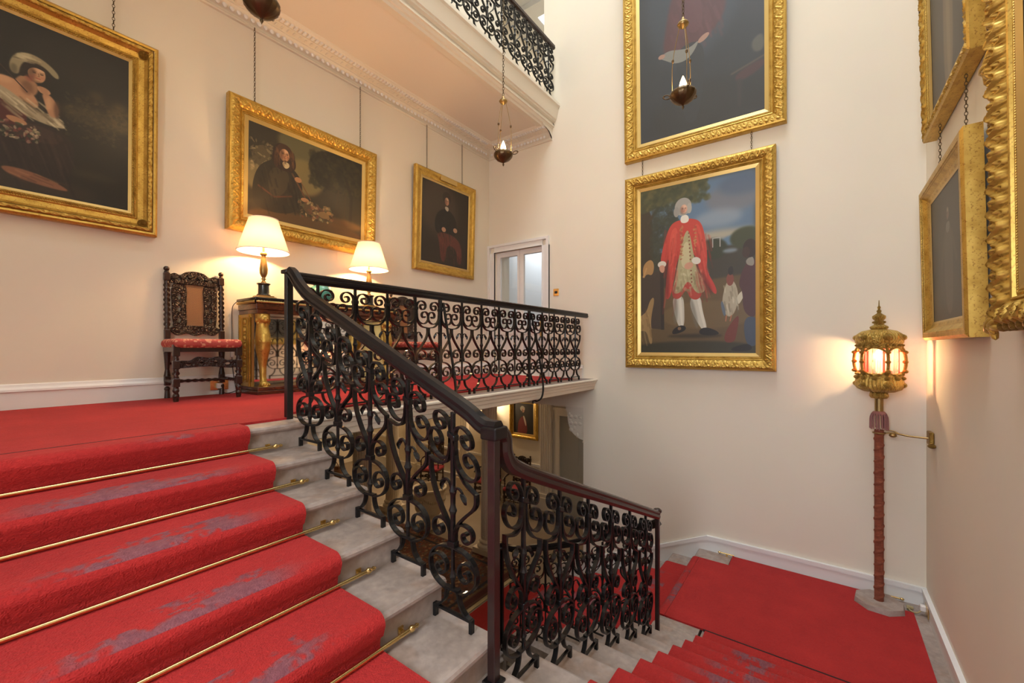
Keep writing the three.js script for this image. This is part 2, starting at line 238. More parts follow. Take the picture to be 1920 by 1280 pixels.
struct('wall_gallery', [box(XL - 0.4, -3.3, 4.19, 7.1, -9.2, -9), box(XL - 0.6, XL - 0.4, 4.19, 7.1, -9, ZB - 0.4), box(-3.5, -3.3, 4.19, 7.1, -9, ZB - 0.4), box(XL - 0.4, -3.3, 4.0, 4.19, -9, ZB - 0.4)], M.wall);
{ const w = structGroup('window_3', 'roof light of the upper hall behind the gallery'); mesh('window_pane', box(-4.5, -3.7, 6.88, 6.895, -8.4, -7.0), std({ color: lin(0.8, 0.85, 0.9), emissive: lin(0.93, 0.97, 1), emissiveIntensity: 1.2 }), w); const gl = new THREE.RectAreaLight(lin(1, 0.95, 0.88), 4, 0.8, 1.4); gl.position.set(-4.1, 6.86, -7.7); gl.lookAt(-4.1, 0, -7.7); scene.add(gl); }
// skirting boards
const skirt = (y0) => [[0, y0], [0.024, y0], [0.024, y0 + 0.135], [0.032, y0 + 0.14], [0.03, y0 + 0.155], [0.018, y0 + 0.172], [0.012, y0 + 0.19], [0, y0 + 0.195]];
struct('baseboard_left', sweep(skirt(0).map(([o, y]) => [XL + o, y]), [[0, 0, ZF], [0, 0, ZB + 0.0]], [1, 0, 0]), M.white);
struct('baseboard_back', sweep(skirt(0).map(([o, y]) => [ZB + o, y]), [[-3.45, 0, 0], [-2.87, 0, 0]], [0, 0, 1]), M.white);
{ // skirting that follows the stairs
  const sk = (pts, d) => { const s = new THREE.Shape(pts.map(([a, b]) => new THREE.Vector2(a, b))); return new THREE.ExtrudeGeometry(s, { depth: d, bevelEnabled: false }); };
  const band2 = (line, lo, hi) => [...line.map(([a, y]) => [a, y + lo]), ...line.slice().reverse().map(([a, y]) => [a, y + hi])];
  const bl = [[-3.35, QL - 1.0], [-1.17, QL + 0.005], [XR, QL + 0.005]];
  const body = metreUV(sk([[-3.35, GF], [XR, GF], [XR, QL + 0.14], [-1.17, QL + 0.14], [-3.35, QL - 0.86]], 0.024).translate(0, 0, ZB));
  struct('baseboard_stair', [body, metreUV(sk(band2(bl, 0.13, 0.175), 0.036).translate(0, 0, ZB))], M.white, 'white skirting stepping down beside the lower stairs');
  const slope = 0.14375 / 0.325, rl = [[5.7, QL], [3.66, QL], [1.3, QL + 2.36 * slope], [-ZF, QL + 2.36 * slope]];
  const rb = [[5.7, QL - 0.3], ...[[-ZF, QL - 0.3]], [-ZF, QL + 2.36 * slope + 0.14], [1.3, QL + 2.36 * slope + 0.14], [3.66, QL + 0.14], [5.7, QL + 0.14]];
  const turn = (g, d) => metreUV(g.rotateY(Math.PI / 2).translate(XR - d, 0, 0));
  struct('baseboard_right', [turn(sk(rb, 0.024), 0.024), turn(sk(band2(rl, 0.13, 0.175), 0.036), 0.036)], M.white);
}
// glazed door on the landing
{
  const d = structGroup('door_1', 'white glazed double door at the end of the landing');
  const z = ZB, arch = [[-4.665, 0], [-4.665, 2.19], [-3.45, 2.19], [-3.45, 0]];
  mesh('architrave', [box(-4.665, -4.53, 0, 2.06, z, z + 0.03), box(-4.665, -4.625, 0, 2.19, z, z + 0.05), box(-3.57, -3.45, 0, 2.06, z, z + 0.03), box(-3.49, -3.45, 0, 2.19, z, z + 0.05), box(-4.625, -3.49, 2.15, 2.19, z, z + 0.05), box(-4.53, -3.57, 2.06, 2.15, z, z + 0.03), box(-4.545, -4.53, 0, 2.06, z, z + 0.042), box(-3.57, -3.555, 0, 2.06, z, z + 0.042), box(-4.545, -3.555, 2.06, 2.075, z, z + 0.042)], M.white, d);
  const dz0 = z - 0.09, dz1 = z - 0.045;
  for (const [x0, x1] of [[-4.53, -4.055], [-4.05, -3.55]]) {
    const leaf = part('door_leaf', d);
    mesh('stile', [box(x0, x0 + 0.075, 0, 2.06, dz0, dz1), box(x1 - 0.045, x1, 0, 2.06, dz0, dz1), box(x0 + 0.075, x1 - 0.045, 1.985, 2.06, dz0, dz1), box(x0 + 0.075, x1 - 0.045, 0, 0.2, dz0, dz1), box(x0 + 0.075, x1 - 0.045, 0.68, 0.8, dz0, dz1), box(x0 + 0.09, x1 - 0.06, 0.2, 0.68, dz0 + 0.012, dz1 - 0.012), box(x0 + 0.13, x1 - 0.10, 0.25, 0.63, dz0 + 0.006, dz1 - 0.004)], M.white, leaf);
    mesh('glass_pane', box(x0 + 0.075, x1 - 0.045, 0.8, 1.985, dz0 + 0.02, dz0 + 0.024), M.glass, leaf);
  }
  mesh('door_knob', [ball(0.024, 0.024, 0.02, -3.98, 0.66, dz1 + 0.04, 12), at(cyl(0.008, 0.008, 0, 0.04, 8).rotateX(Math.PI / 2), -3.98, 0.66, dz1)], M.brass, d);
  mesh('finger_plate', rbox(-3.655, -3.595, 0.62, 0.98, dz1, dz1 + 0.006, 0.003), M.brass, d);
}
{ // the passage behind the glazed door
  struct('wall_passage', [box(-5.07, -4.87, 0, 2.7, -9.2, ZB - 0.4), box(-2.9, -2.7, 0, 2.7, -9.2, ZB - 0.4), box(-5.07, -2.7, 0, 2.7, -9.4, -9.2)], M.white);
  struct('ceiling_passage', [box(-5.07, -2.7, 2.7, 2.9, -9.4, ZB - 0.4), box(-3.1, -2.9, 2.5, 2.7, -9.2, ZB - 0.4), box(-4.87, -2.9, 2.5, 2.7, -9.2, -9.0), box(-3.0, -2.9, 2.4, 2.5, -9.2, ZB - 0.4)], M.white);
  struct('floor_passage', box(-5.07, -2.7, -0.3, 0, -9.4, ZB - 0.4), M.stoneDark);
  const pl = new THREE.RectAreaLight(lin(0.80, 0.9, 1), 5, 0.8, 1.4); pl.position.set(-4.3, 2.66, -7.6); pl.lookAt(-4.3, 0, -7.6); scene.add(pl);
  const w = structGroup('window_2', 'roof light over the passage behind the glazed door');
  mesh('window_pane', box(-4.7, -3.9, 2.685, 2.695, -8.3, -6.9), std({ color: lin(0.8, 0.85, 0.9), emissive: lin(0.8, 0.9, 1), emissiveIntensity: 1.2 }), w);
}
// ------------------------------------------------------------ ground-floor hall under the landing
struct('floor_hall', box(-12.2, XR + 0.3, GF - 0.2, GF, -8.3, ZF + 0.3), M.hallFloor);
struct('ceiling_hall', box(-12.2, -2.93, -0.165, -0.145, -8.3, ZF), M.hallWall);
struct('wall_hall_back', box(-12.2, -2.5, GF, -0.165, -8.3, -8), M.hallWall); struct('wall_hall_left', box(-12.2, -11.9, GF, -0.165, -8, ZF), M.hallWall); struct('wall_hall_right', box(-2.87, -2.5, GF, -0.165, -8, ZB - 0.4), M.hallWall);
struct('baseboard_hall', [box(-11.9, -4.83, GF, GF + 0.28, -8, -7.97), box(-11.9, -4.83, GF + 0.9, GF + 0.95, -8, -7.965), box(-11.9, -4.83, GF + 0.28, GF + 0.31, -8, -7.96)], M.white);
// ------------------------------------------------------------ stone flights
function stepProfile(r, y, rise, back, n = 0.035) {
  const s = new THREE.Shape(); s.moveTo(r - back, y); s.lineTo(r + n - 0.02, y); for (let a = 1; a <= 5; a++) { const t = a / 5 * Math.PI; s.lineTo(r + n - 0.02 + 0.02 * Math.sin(t), y - 0.02 + 0.02 * Math.cos(t)); }
  s.lineTo(r + 0.006, y - 0.042); s.lineTo(r, y - 0.05); s.lineTo(r, y - rise); s.lineTo(r - back, y - rise); s.closePath(); return s;
}
const FL = [ // first riser d, tread, rise, top y, count, w range, turn
  { d: -2.62, t: 0.297, h: 0.15, y: 0, n: 6, w0: -1.40, w1: ZF, turn: 0, back: 0.33 },
  { d: 1.40, t: 0.325, h: 0.14375, y: HL, n: 8, w0: -1.19, w1: XR, turn: Math.PI / 2, back: 0.36 },
  { d: 1.23, t: 0.32, h: 0.15, y: QL, n: 7, w0: 3.70, w1: 5.7, turn: Math.PI, back: 0.36 }];
const flightLabels = ['stone flight rising to the upper landing', 'stone flight going down beside the right wall', 'stone flight going down along the back wall into the hall'];
FL.forEach((f, i) => {
  const g = structGroup('staircase', flightLabels[i]); g.rotation.y = f.turn;
  for (let k = 0; k < f.n; k++) {
    const r = f.d + f.t * k, y = f.y - f.h * k, back = k ? f.back : 0.34;
    const geo = metreUV(new THREE.ExtrudeGeometry(stepProfile(r, y, f.h, back), { depth: f.w1 - f.w0, bevelEnabled: false, curveSegments: 4 }).translate(0, 0, f.w0));
    mesh('step', geo, M.stone, g);
    if (i !== 1 || k < 9) mesh('step_underside', box(r - back, r - 0.002, y - f.h - 0.06, y - f.h, f.w0 + 0.02, f.w1), M.cream, g);
  }
});
struct('floor_half_landing', box(-1.135, XR, HL - 0.2, HL, -1.06, ZF), M.stone);
{ const q = structGroup('floor_quarter_landing', 'stone paved corner landing'); // paved corner landing
  for (const [x0, x1, z0, z1] of [[-0.87, XR, -4.7, -3.675], [-0.87, XR, ZB, -4.7]]) mesh('paving_slab', rbox(Math.min(x0, x1) + 0.001, Math.max(x0, x1) - 0.001, QL - 0.18, QL, z0 + 0.001, z1 - 0.001, 0.004), M.stone, q);
}
// curtail step at the foot of the lower flight
struct('curtail_step', [at(cyl(0.2, 0.2, GF, GF + 0.15, 28), -3.06, 0, -3.74), at(lathe([[0, 0.15], [0.235, 0.15], [0.245, 0.135], [0.235, 0.12], [0.2, 0.115]], 28), -3.06, GF, -3.74)], M.stone, 'rounded end of the lowest stone step');

// ------------------------------------------------------------ carpets
function runnerPath(f, from, to, k0, k1, th = 0.016) { // points (d, y) over nosings k0..k1
  const p = [[from, f.y - f.h * k0 + th]];
  for (let k = k0; k <= k1; k++) {
    const r = f.d + f.t * k, y = f.y - f.h * k, n = 0.035, y2 = y - f.h;
    p.push([r + n - 0.05, y + th]);
    for (let a = 0; a <= 6; a++) { const t = a / 6 * Math.PI / 2; p.push([r + n - 0.03 + (0.03 + th) * Math.sin(t), y - 0.03 + (0.03 + th) * Math.cos(t)]); }
    p.push([r + n * 0.6 + th, y - 0.075], [r + th + 0.004, y2 + 0.06], [r + th, y2 + th + 0.012], [r + th + 0.012, y2 + th]);
  }
  p.push([to, f.y - f.h * (k1 + 1) + th]);
  const out = [p[0]]; for (let i = 1; i < p.length; i++) { const a = p[i - 1], b = p[i], L = Math.hypot(b[0] - a[0], b[1] - a[1]), m = Math.max(1, Math.ceil(L / 0.08)); for (let j = 1; j <= m; j++) out.push([a[0] + (b[0] - a[0]) * j / m, a[1] + (b[1] - a[1]) * j / m]); }
  return out;
}
function runnerGeo(path, w0, w1, th = 0.016) {
  let L = 0; const vs = path.map((p, i) => (L += i ? Math.hypot(p[0] - path[i - 1][0], p[1] - path[i - 1][1]) : 0)), W = w1 - w0;
  const n = 8, us = Array.from({ length: n + 1 }, (_, j) => W * j / n);
  const top = gridGeo(path.map(([d, y]) => us.map((u) => [d, y, w0 + u])), us, vs);
  const side = (w, flip) => { const rows = path.map(([d, y], i) => { const a = path[Math.max(0, i - 1)], b = path[Math.min(path.length - 1, i + 1)]; let nx = -(b[1] - a[1]), ny = b[0] - a[0]; const l = Math.hypot(nx, ny); const q = [d - nx / l * th, y - ny / l * th, w]; return flip ? [q, [d, y, w]] : [[d, y, w], q]; }); return gridGeo(rows, [0, th], vs); };
  return { geo: merge([top, side(w0, true), side(w1, false)]), L, W };
}
// runner colour: pile worn through to the grey backing just behind the nosings
function wornTex(L, W, bands, s, strength) {
  return (() => { const t = tex(768, (u, v) => {
    const f = fbm(u, v, 6, 3, s), g = fbm(u, v, 200, 2, s + 7); let c = mixc([0.60, 0.105, 0.10], [0.72, 0.16, 0.145], f * 0.55 + g * 0.45);
    const d = v * L, a = u * W; let w = 0;
    for (const [p, lo, hi] of bands) { const q = d - p; if (q > -0.12 && q < 0.035) { const along = sstep(lo, lo + 0.25, a) * (1 - sstep(hi - 0.3, hi, a)); const n = fbm(u, v, 18, 4, s + 13 + (p * 10 | 0)), fine = fbm(u * 1, v, 160, 2, s + 3); w = Math.max(w, sstep(0.46, 0.60, n * 0.72 + fine * 0.22 + along * strength + (q > -0.045 ? 0.06 : -0.05 + q * 0.4)) * along); } }
    return mixc(c, mixc([0.40, 0.27, 0.32], [0.52, 0.38, 0.41], g), w * 0.8);
  }, true, 1, 1024); t.repeat.set(1 / W, 1 / L); t.wrapS = t.wrapT = THREE.ClampToEdgeWrapping; return t; })();
}
function runner(f, from, to, k0, k1, w0, w1, label, lo, hi, s, strength) {
  const path = runnerPath(f, from, to, k0, k1), { geo, L, W } = runnerGeo(path, w0, w1);
  const bands = []; let len = 0, prev = path[0]; for (let k = k0; k <= k1; k++) { const tx = f.d + f.t * k + 0.005; len = 0; for (let i = 1; i < path.length; i++) { len += Math.hypot(path[i][0] - path[i - 1][0], path[i][1] - path[i - 1][1]); if (path[i][0] >= tx) break; } bands.push([len, lo, f.turn === 0 && k === 0 ? lo + 0.45 : hi]); }
  const mat = M.carpet.clone(); mat.map = wornTex(L, W, bands, s, strength);
  const g = thing('stair_carpet', label, 'carpet'); g.rotation.y = f.turn;
  mesh('pile', geo, mat, g); return g;
}
const shapeXZ = (pts, y0, y1) => { const s = new THREE.Shape(pts.map(([x, z]) => new THREE.Vector2(x, -z))); const g = new THREE.ExtrudeGeometry(s, { depth: y1 - y0, bevelEnabled: false }); g.rotateX(-Math.PI / 2); g.translate(0, y0, 0); return metreUV(g); };
const CARPET_EDGE = -1.05;
{ const g = runner(FL[0], -2.735, -1.07, 0, 5, CARPET_EDGE, 1.5, 'worn red stair carpet running down the upper flight', 0.08, 1.0, 131, 0.10);
  mesh('binding', box(-2.742, -2.734, 0.004, 0.017, CARPET_EDGE, 1.5), M.binding, g);
  tag(mesh('landing_carpet', shapeXZ([[XL + 0.03, ZF - 0.02], [-2.742, ZF - 0.02], [-2.742, -1.34], [-2.93, -1.42], [-2.93, -5.5], [XL + 0.03, -5.62]], 0.0, 0.014), M.carpet), 'wide plain red carpet covering the upper landing floor', 'carpet'); }
{ const g = runner(FL[1], 1.0, 4.03, 0, 7, -0.845, 0.62, 'worn red stair carpet on the flight beside the right wall', 0.12, 0.75, 151, 0.06);
  mesh('binding', box(4.026, 4.038, QL + 0.002, QL + 0.019, -0.86, 0.62), M.binding, g);
  tag(mesh('corner_landing_carpet', shapeXZ([[-1.198, -4.04], [0.68, -4.04], [0.68, -5.46], [0.42, -5.46], [0.42, -5.655], [-0.88, -5.655], [-0.88, -5.40], [-1.198, -5.40]], QL, QL + 0.016), M.carpet), 'red carpet on the corner landing under the pole lantern', 'carpet'); }
runner(FL[2], 1.2, 3.8, 0, 6, 4.04, 5.40, 'red stair carpet on the lowest flight behind the iron railing', 0.1, 1.2, 171, 0.05);
tag(mesh('half_landing_carpet', shapeXZ([[-1.0, 1.5], [0.62, 1.5], [0.62, -1.0], [-1.0, -1.0]], HL, HL + 0.015), M.carpet), 'red carpet on the half landing at the foot of the upper flight', 'carpet');

// brass stair rods
const rodNames = ['topmost', 'second', 'third', 'fourth', 'fifth', 'lowest'];
for (let k = 0; k < 6; k++) {
  const f = FL[0], x = f.d + f.t * k + 0.04, y = f.y - f.h * (k + 1) + 0.03, z1 = 1.45, z0 = CARPET_EDGE - 0.13;
  const o = thing('stair_rod', `brass stair rod across the upper flight, ${k ? rodNames[k] + (k < 5 ? ' from the top' : ' of the flight') : 'topmost of all'}`, 'stair rod', [x, y, 0], 0, 'brass rods on the upper flight');
  const tri = new THREE.CylinderGeometry(0.0095, 0.0095, z1 - z0, 6).rotateX(Math.PI / 2).translate(0, 0, (z0 + z1) / 2);
  mesh('rod', tri, M.brass, o);
  mesh('finial', lathe([[0, -0.05], [0.006, -0.046], [0.011, -0.036], [0.007, -0.026], [0.012, -0.02], [0.015, -0.01], [0.012, 0], [0.009, 0.004]], 14).rotateX(Math.PI / 2).translate(0, 0, z0), M.brass, o);
  mesh('bracket', [box(-0.035, -0.028, -0.014, 0.014, z0 + 0.01, z0 + 0.035), box(-0.03, 0.002, -0.004, 0.004, z0 + 0.016, z0 + 0.03)], M.brass, o);
}
for (const [x0, x1, z, label] of [[-1.02, -0.86, -5.64, 'short brass rod by the white skirting at the head of the lowest flight'], [0.36, 0.62, -5.65, 'short brass rod by the skirting behind the pole lantern']]) {
  const o = thing('carpet_rod', label, 'stair rod', [x0, QL + 0.03, z]);
  mesh('rod', new THREE.CylinderGeometry(0.008, 0.008, x1 - x0, 8).rotateZ(Math.PI / 2).translate((x1 - x0) / 2, 0, 0), M.brass, o);
  mesh('finial', ball(0.018, 0.013, 0.013, x0 < 0 ? 0 : x1 - x0, 0, 0), M.brass, o);
  mesh('bracket', box((x1 - x0) / 2 - 0.01, (x1 - x0) / 2 + 0.01, -0.03, 0.004, -0.008, 0.008), M.brass, o);
}
// ------------------------------------------------------------ wrought-iron balustrades
const BW = 0.024, BT = 0.009;
function ironParts(slope) { // one panel, x along the run, y up from the tread, top at 0.905; above mid height it follows the rake
  const R = {};
  R.upright = [rbox(-0.009, 0.009, 0.34, 0.93, -0.009, 0.009, 0.003, 1), rbox(-0.007, 0.007, 0.15, 0.35, -0.007, 0.007, 0.003, 1), rbox(-0.022, 0.022, 0.338, 0.366, -0.017, 0.017, 0.004, 1), rbox(-0.022, 0.022, 0.815, 0.84, -0.017, 0.017, 0.004, 1),
    at(lathe([[0.008, -0.04], [0.014, -0.012], [0.019, 0], [0.014, 0.012], [0.008, 0.04]], 10), 0, 0.5, 0), at(lathe([[0.007, -0.03], [0.012, -0.01], [0.016, 0], [0.012, 0.01], [0.007, 0.03]], 10), 0, 0.21, 0), at(lathe([[0.009, -0.03], [0.017, 0], [0.009, 0.03]], 10), 0, 0.585, 0), rbox(-0.04, 0.04, 0.147, 0.16, -0.012, 0.012, 0.003, 1)];
  R.top_scroll = band([[0.013, 0.79], [0.013, 0.82], ...spiral(0.075, 0.85, [[180, 0.061], [90, 0.045], [0, 0.037], [-90, 0.03], [-180, 0.022], [-270, 0.013], [-330, 0.008]], 36)], BT, BW);
  R.hook_scroll = band([[0.013, 0.84], [0.014, 0.80], ...spiral(0.097, 0.765, [[180, 0.082], [225, 0.081], [270, 0.072], [315, 0.058], [360, 0.046], [450, 0.036], [540, 0.027], [630, 0.017], [690, 0.009]], 44)], BT, BW);
  R.heart_band = [band([[0.016, 0.78], ...smooth2([[0.017, 0.755], [0.03, 0.705], [0.07, 0.667], [0.136, 0.655]], 12)], BT, BW), band(smooth2([[0.136, 0.66], [0.136, 0.61], [0.115, 0.555], [0.072, 0.495], [0.03, 0.44], [0.013, 0.395], [0.012, 0.36]], 18), 0.012, BW, BT)];
  R.mid_scroll = band([[0.014, 0.36], [0.015, 0.385], ...spiral(0.08, 0.405, [[180, 0.065], [90, 0.046], [0, 0.037], [-90, 0.029], [-180, 0.02], [-270, 0.012], [-320, 0.007]], 32)], BT, BW);
  R.oval_band = band(Array.from({ length: 25 }, (_, i) => { const a = (86 - i / 24 * 163) * Math.PI / 180, c = Math.cos(a), s = Math.sin(a); return [0.139 * Math.sign(c) * Math.abs(c) ** 0.9, 0.243 + 0.096 * Math.sign(s) * Math.abs(s) ** 0.9]; }), BT, BW);
  R.inner_scroll = band(spiral(0.077, 0.236, [[25, 0.062], [90, 0.052], [180, 0.041], [270, 0.031], [360, 0.021], [450, 0.013], [500, 0.007]], 34), BT, BW * 0.9);
  R.leg = [band(smooth2([[0.034, 0.16], [0.036, 0.13], [0.048, 0.095], [0.08, 0.062], [0.108, 0.052]], 12), BT, BW), rbox(0.100, 0.116, -0.002, 0.058, -0.011, 0.011, 0.002, 1)];
  R.foot_bar = rbox(-0.108, 0.108, 0.042, 0.054, -0.008, 0.008, 0.002, 1);
  { // drooping leaf on a short stalk
    const stalk = band(smooth2([[0.008, 0.585], [0.025, 0.612], [0.048, 0.612], [0.06, 0.595]], 8), 0.008, 0.010);
    const rows = [], n = 6; for (let i = 0; i <= n; i++) { const t = i / n, w = 0.019 * Math.sin(Math.PI * Math.min(1, t * 0.85 + 0.15)) * (1 - t * 0.55), x = 0.056 + 0.02 * Math.sin(t * 2.2), y = 0.602 - 0.046 * t; rows.push([[x - 0.004, y, -w], [x + 0.006, y + 0.004, 0], [x - 0.004, y, w]]); }
    const g = gridGeo(rows, [0, 0.5, 1], rows.map((_, i) => i / n), true); const b = g.clone().translate(-0.004, 0, 0);
    R.leaf = [stalk, g, b];
  }
  const out = {};
  for (const [k, v] of Object.entries(R)) {
    const base = merge(Array.isArray(v) ? v : [v]), list = k === 'upright' || k === 'foot_bar' ? [base] : [base, mirrorX(base)];
    out[k] = list.map((g) => { const h = g.clone(), p = h.attributes.position; for (let i = 0; i < p.count; i++) p.setY(i, p.getY(i) + slope * p.getX(i) * sstep(0.40, 0.66, p.getY(i))); h.computeVertexNormals(); return h; });
  }
  return out;
}
const KINDS = { level: ironParts(0), upper: ironParts(-0.455), second: ironParts(-0.42), third: ironParts(-0.44) };
function panel(parent, kind, pos, turn, sy) {
  const g = part('baluster_panel', parent); g.position.set(...pos); g.rotation.y = turn; g.scale.y = sy;
  for (const [k, list] of Object.entries(KINDS[kind])) for (const geo of list) mesh(k, geo, M.iron, g);
  return g;
}
const railProfile = [[-0.03, -0.028], [-0.03, -0.012], [-0.024, -0.008], [-0.027, 0.004], [-0.025, 0.014], [-0.014, 0.022], [-0.012, 0.018], [0.012, 0.018], [0.014, 0.022], [0.025, 0.014], [0.027, 0.004], [0.024, -0.008], [0.03, -0.012], [0.03, -0.028], [0.018, -0.045], [-0.018, -0.045]];
const curve = (pts, n) => new THREE.CatmullRomCurve3(pts.map((p) => V3(...p)), false, 'centripetal').getPoints(n).map((p) => [p.x, p.y, p.z]);
const lerpY = (pts, i, v) => { for (let k = 0; k + 1 < pts.length; k++) { const a = pts[k], b = pts[k + 1]; if ((v - a[i]) * (v - b[i]) <= 0) return a[1] + (b[1] - a[1]) * (v - a[i]) / ((b[i] - a[i]) || 1); } return pts.at(-1)[1]; };
const ZR = -1.35, XS = -1.09;
{ // upper flight
  const o = thing('iron_balustrade', 'black scrolled iron balustrade sloping down the upper flight', 'balustrade');
  const path = curve([[-2.735, 0.925, ZR], [-2.70, 0.905, ZR], [-2.62, 0.83, ZR], [-2.5, 0.748, ZR], [-2.385, 0.695, ZR], [-1.875, 0.465, ZR], [-1.476, 0.285, ZR], [-1.215, 0.168, ZR], [-1.15, 0.128, ZR], [-1.11, 0.115, ZR], [-1.055, 0.115, ZR]], 60);
  mesh('handrail', sweep(railProfile, path, [0, 0, -1]), M.ironRail, o);
  const top = part('newel_post', o); mesh('post', rbox(-2.775, -2.735, 0, 0.93, ZR - 0.02, ZR + 0.02, 0.004), M.iron, top); mesh('cap', [rbox(-2.79, -2.72, 0.925, 0.95, ZR - 0.035, ZR + 0.035, 0.006)], M.ironRail, top);
  const nw = part('newel_post', o); mesh('post', rbox(-1.1, -1.062, HL, 0.1, ZR - 0.019, ZR + 0.019, 0.004), M.railWood, nw); mesh('cap', rbox(-1.122, -1.04, 0.085, 0.137, ZR - 0.045, ZR + 0.04, 0.008), M.ironRail, nw); mesh('foot_plate', rbox(-1.115, -1.045, HL, HL + 0.012, ZR - 0.035, ZR + 0.035, 0.003), M.iron, nw);
  for (let k = 1; k <= 5; k++) { const x = -2.497 + 0.297 * (k - 1), y = -0.15 * k; panel(o, 'upper', [x, y, ZR], 0, (lerpY(path, 0, x) - 0.04 - y) / 0.93); }
}
{ // landing
  const X = -2.79, o = thing('iron_balustrade', 'level black scrolled iron balustrade along the upper landing', 'balustrade');
  mesh('handrail', sweep(railProfile, [[X, 0.928, -1.386], [X, 0.928, -5.64]], [1, 0, 0]), M.ironRail, o);
  for (let k = 0; k < 14; k++) panel(o, 'level', [X, 0, -1.563 - 0.2872 * k], Math.PI / 2, 0.888 / 0.93);
  for (const k of [4, 9]) { const z = -1.563 - 0.2872 * k; mesh('post', rbox(X - 0.014, X + 0.014, 0, 0.9, z - 0.014, z + 0.014, 0.003), M.iron, o);
    mesh('stay', band(smooth2([[0.01, 0.86], [0.06, 0.62], [0.13, 0.3], [0.165, 0.1], [0.175, -0.04], [0.15, -0.13], [0.09, -0.17], [0.045, -0.165], [0.03, -0.2]], 40), 0.014, 0.02).translate(X, 0, z - 0.03), M.iron, o); }
}
{ // second flight
  const o = thing('iron_balustrade', 'black scrolled iron balustrade with a dropped handrail beside the second flight', 'balustrade');
  const path = curve([[XS, 0.112, -1.37], [XS, 0.11, -1.41], [XS, 0.08, -1.437], [XS, 0.02, -1.445], [XS, -0.03, -1.475], [XS, -0.075, -1.55], [XS, -0.12, -1.65], [XS, -0.252, -1.96], [XS, -0.513, -2.588], [XS, -0.864, -3.42], [XS, -0.885, -3.47]], 70);
  mesh('handrail', sweep(railProfile.map(([a, b]) => [a * 1.05, b]), path, [1, 0, 0]), M.railWood, o);
  const end = part('newel_post', o); mesh('post', rbox(XS - 0.016, XS + 0.016, HL - 0.14375 * 7, -0.87, -3.5, -3.468, 0.004), M.railWood, end); mesh('cap', ball(0.034, 0.022, 0.034, XS, -0.868, -3.485, 14), M.railWood, end);
  for (let k = 1; k <= 6; k++) { const z = -1.575 - 0.325 * (k - 1), y = HL - 0.14375 * k; panel(o, 'second', [XS, y, z], Math.PI / 2, (lerpY(path.slice(20), 2, z) - 0.04 - y) / 0.93); }
}
{ // lowest flight
  const Z = -3.8, o = thing('iron_balustrade', 'black iron balustrade of the lowest flight seen through the nearer railing', 'balustrade');
  const path = curve([[-1.17, -1.09, Z], [-1.22, -1.125, Z], [-1.4, -1.21, Z], [-2.114, -1.55, Z], [-2.55, -1.71, Z], [-2.75, -1.775, Z], [-2.93, -1.785, Z]], 50);
  mesh('handrail', sweep(railProfile, path, [0, 0, 1]), M.ironRail, o);
  const nw = part('newel_post', o); mesh('post', [0, 1, 2, 3, 4].map((i) => { const a = i / 4 * Math.PI * 2, r = i === 4 ? 0 : 0.05; return rbox(-2.97 + r * Math.cos(a) - 0.014, -2.97 + r * Math.cos(a) + 0.014, GF + 0.15, -1.8, Z + r * Math.sin(a) - 0.014, Z + r * Math.sin(a) + 0.014, 0.003, 1); }), M.iron, nw); mesh('cap', at(lathe([[0, 0.02], [0.085, 0.015], [0.095, 0], [0.085, -0.02], [0, -0.022]], 20), -2.97, -1.785, Z), M.ironRail, nw);
  for (let k = 1; k <= 5; k++) { const x = -1.39 - 0.32 * (k - 1), y = QL - 0.15 * k; panel(o, 'third', [x, y, Z], Math.PI, (lerpY(path, 0, x) - 0.04 - y) / 0.93); }
}
{ // gallery
  const X = -3.33, Y = 4.19, o = thing('iron_balustrade', 'black scrolled iron balustrade with brown handrail on the gallery overhead', 'balustrade');
  mesh('handrail', sweep(railProfile, [[X, Y + 0.85, -1.2], [X, Y + 0.85, -5.62]], [1, 0, 0]), M.railWood, o);
  for (let k = 0; k < 13; k++) panel(o, 'level', [X, Y, -5.47 + 0.2872 * k], Math.PI / 2, 0.81 / 0.93);
}
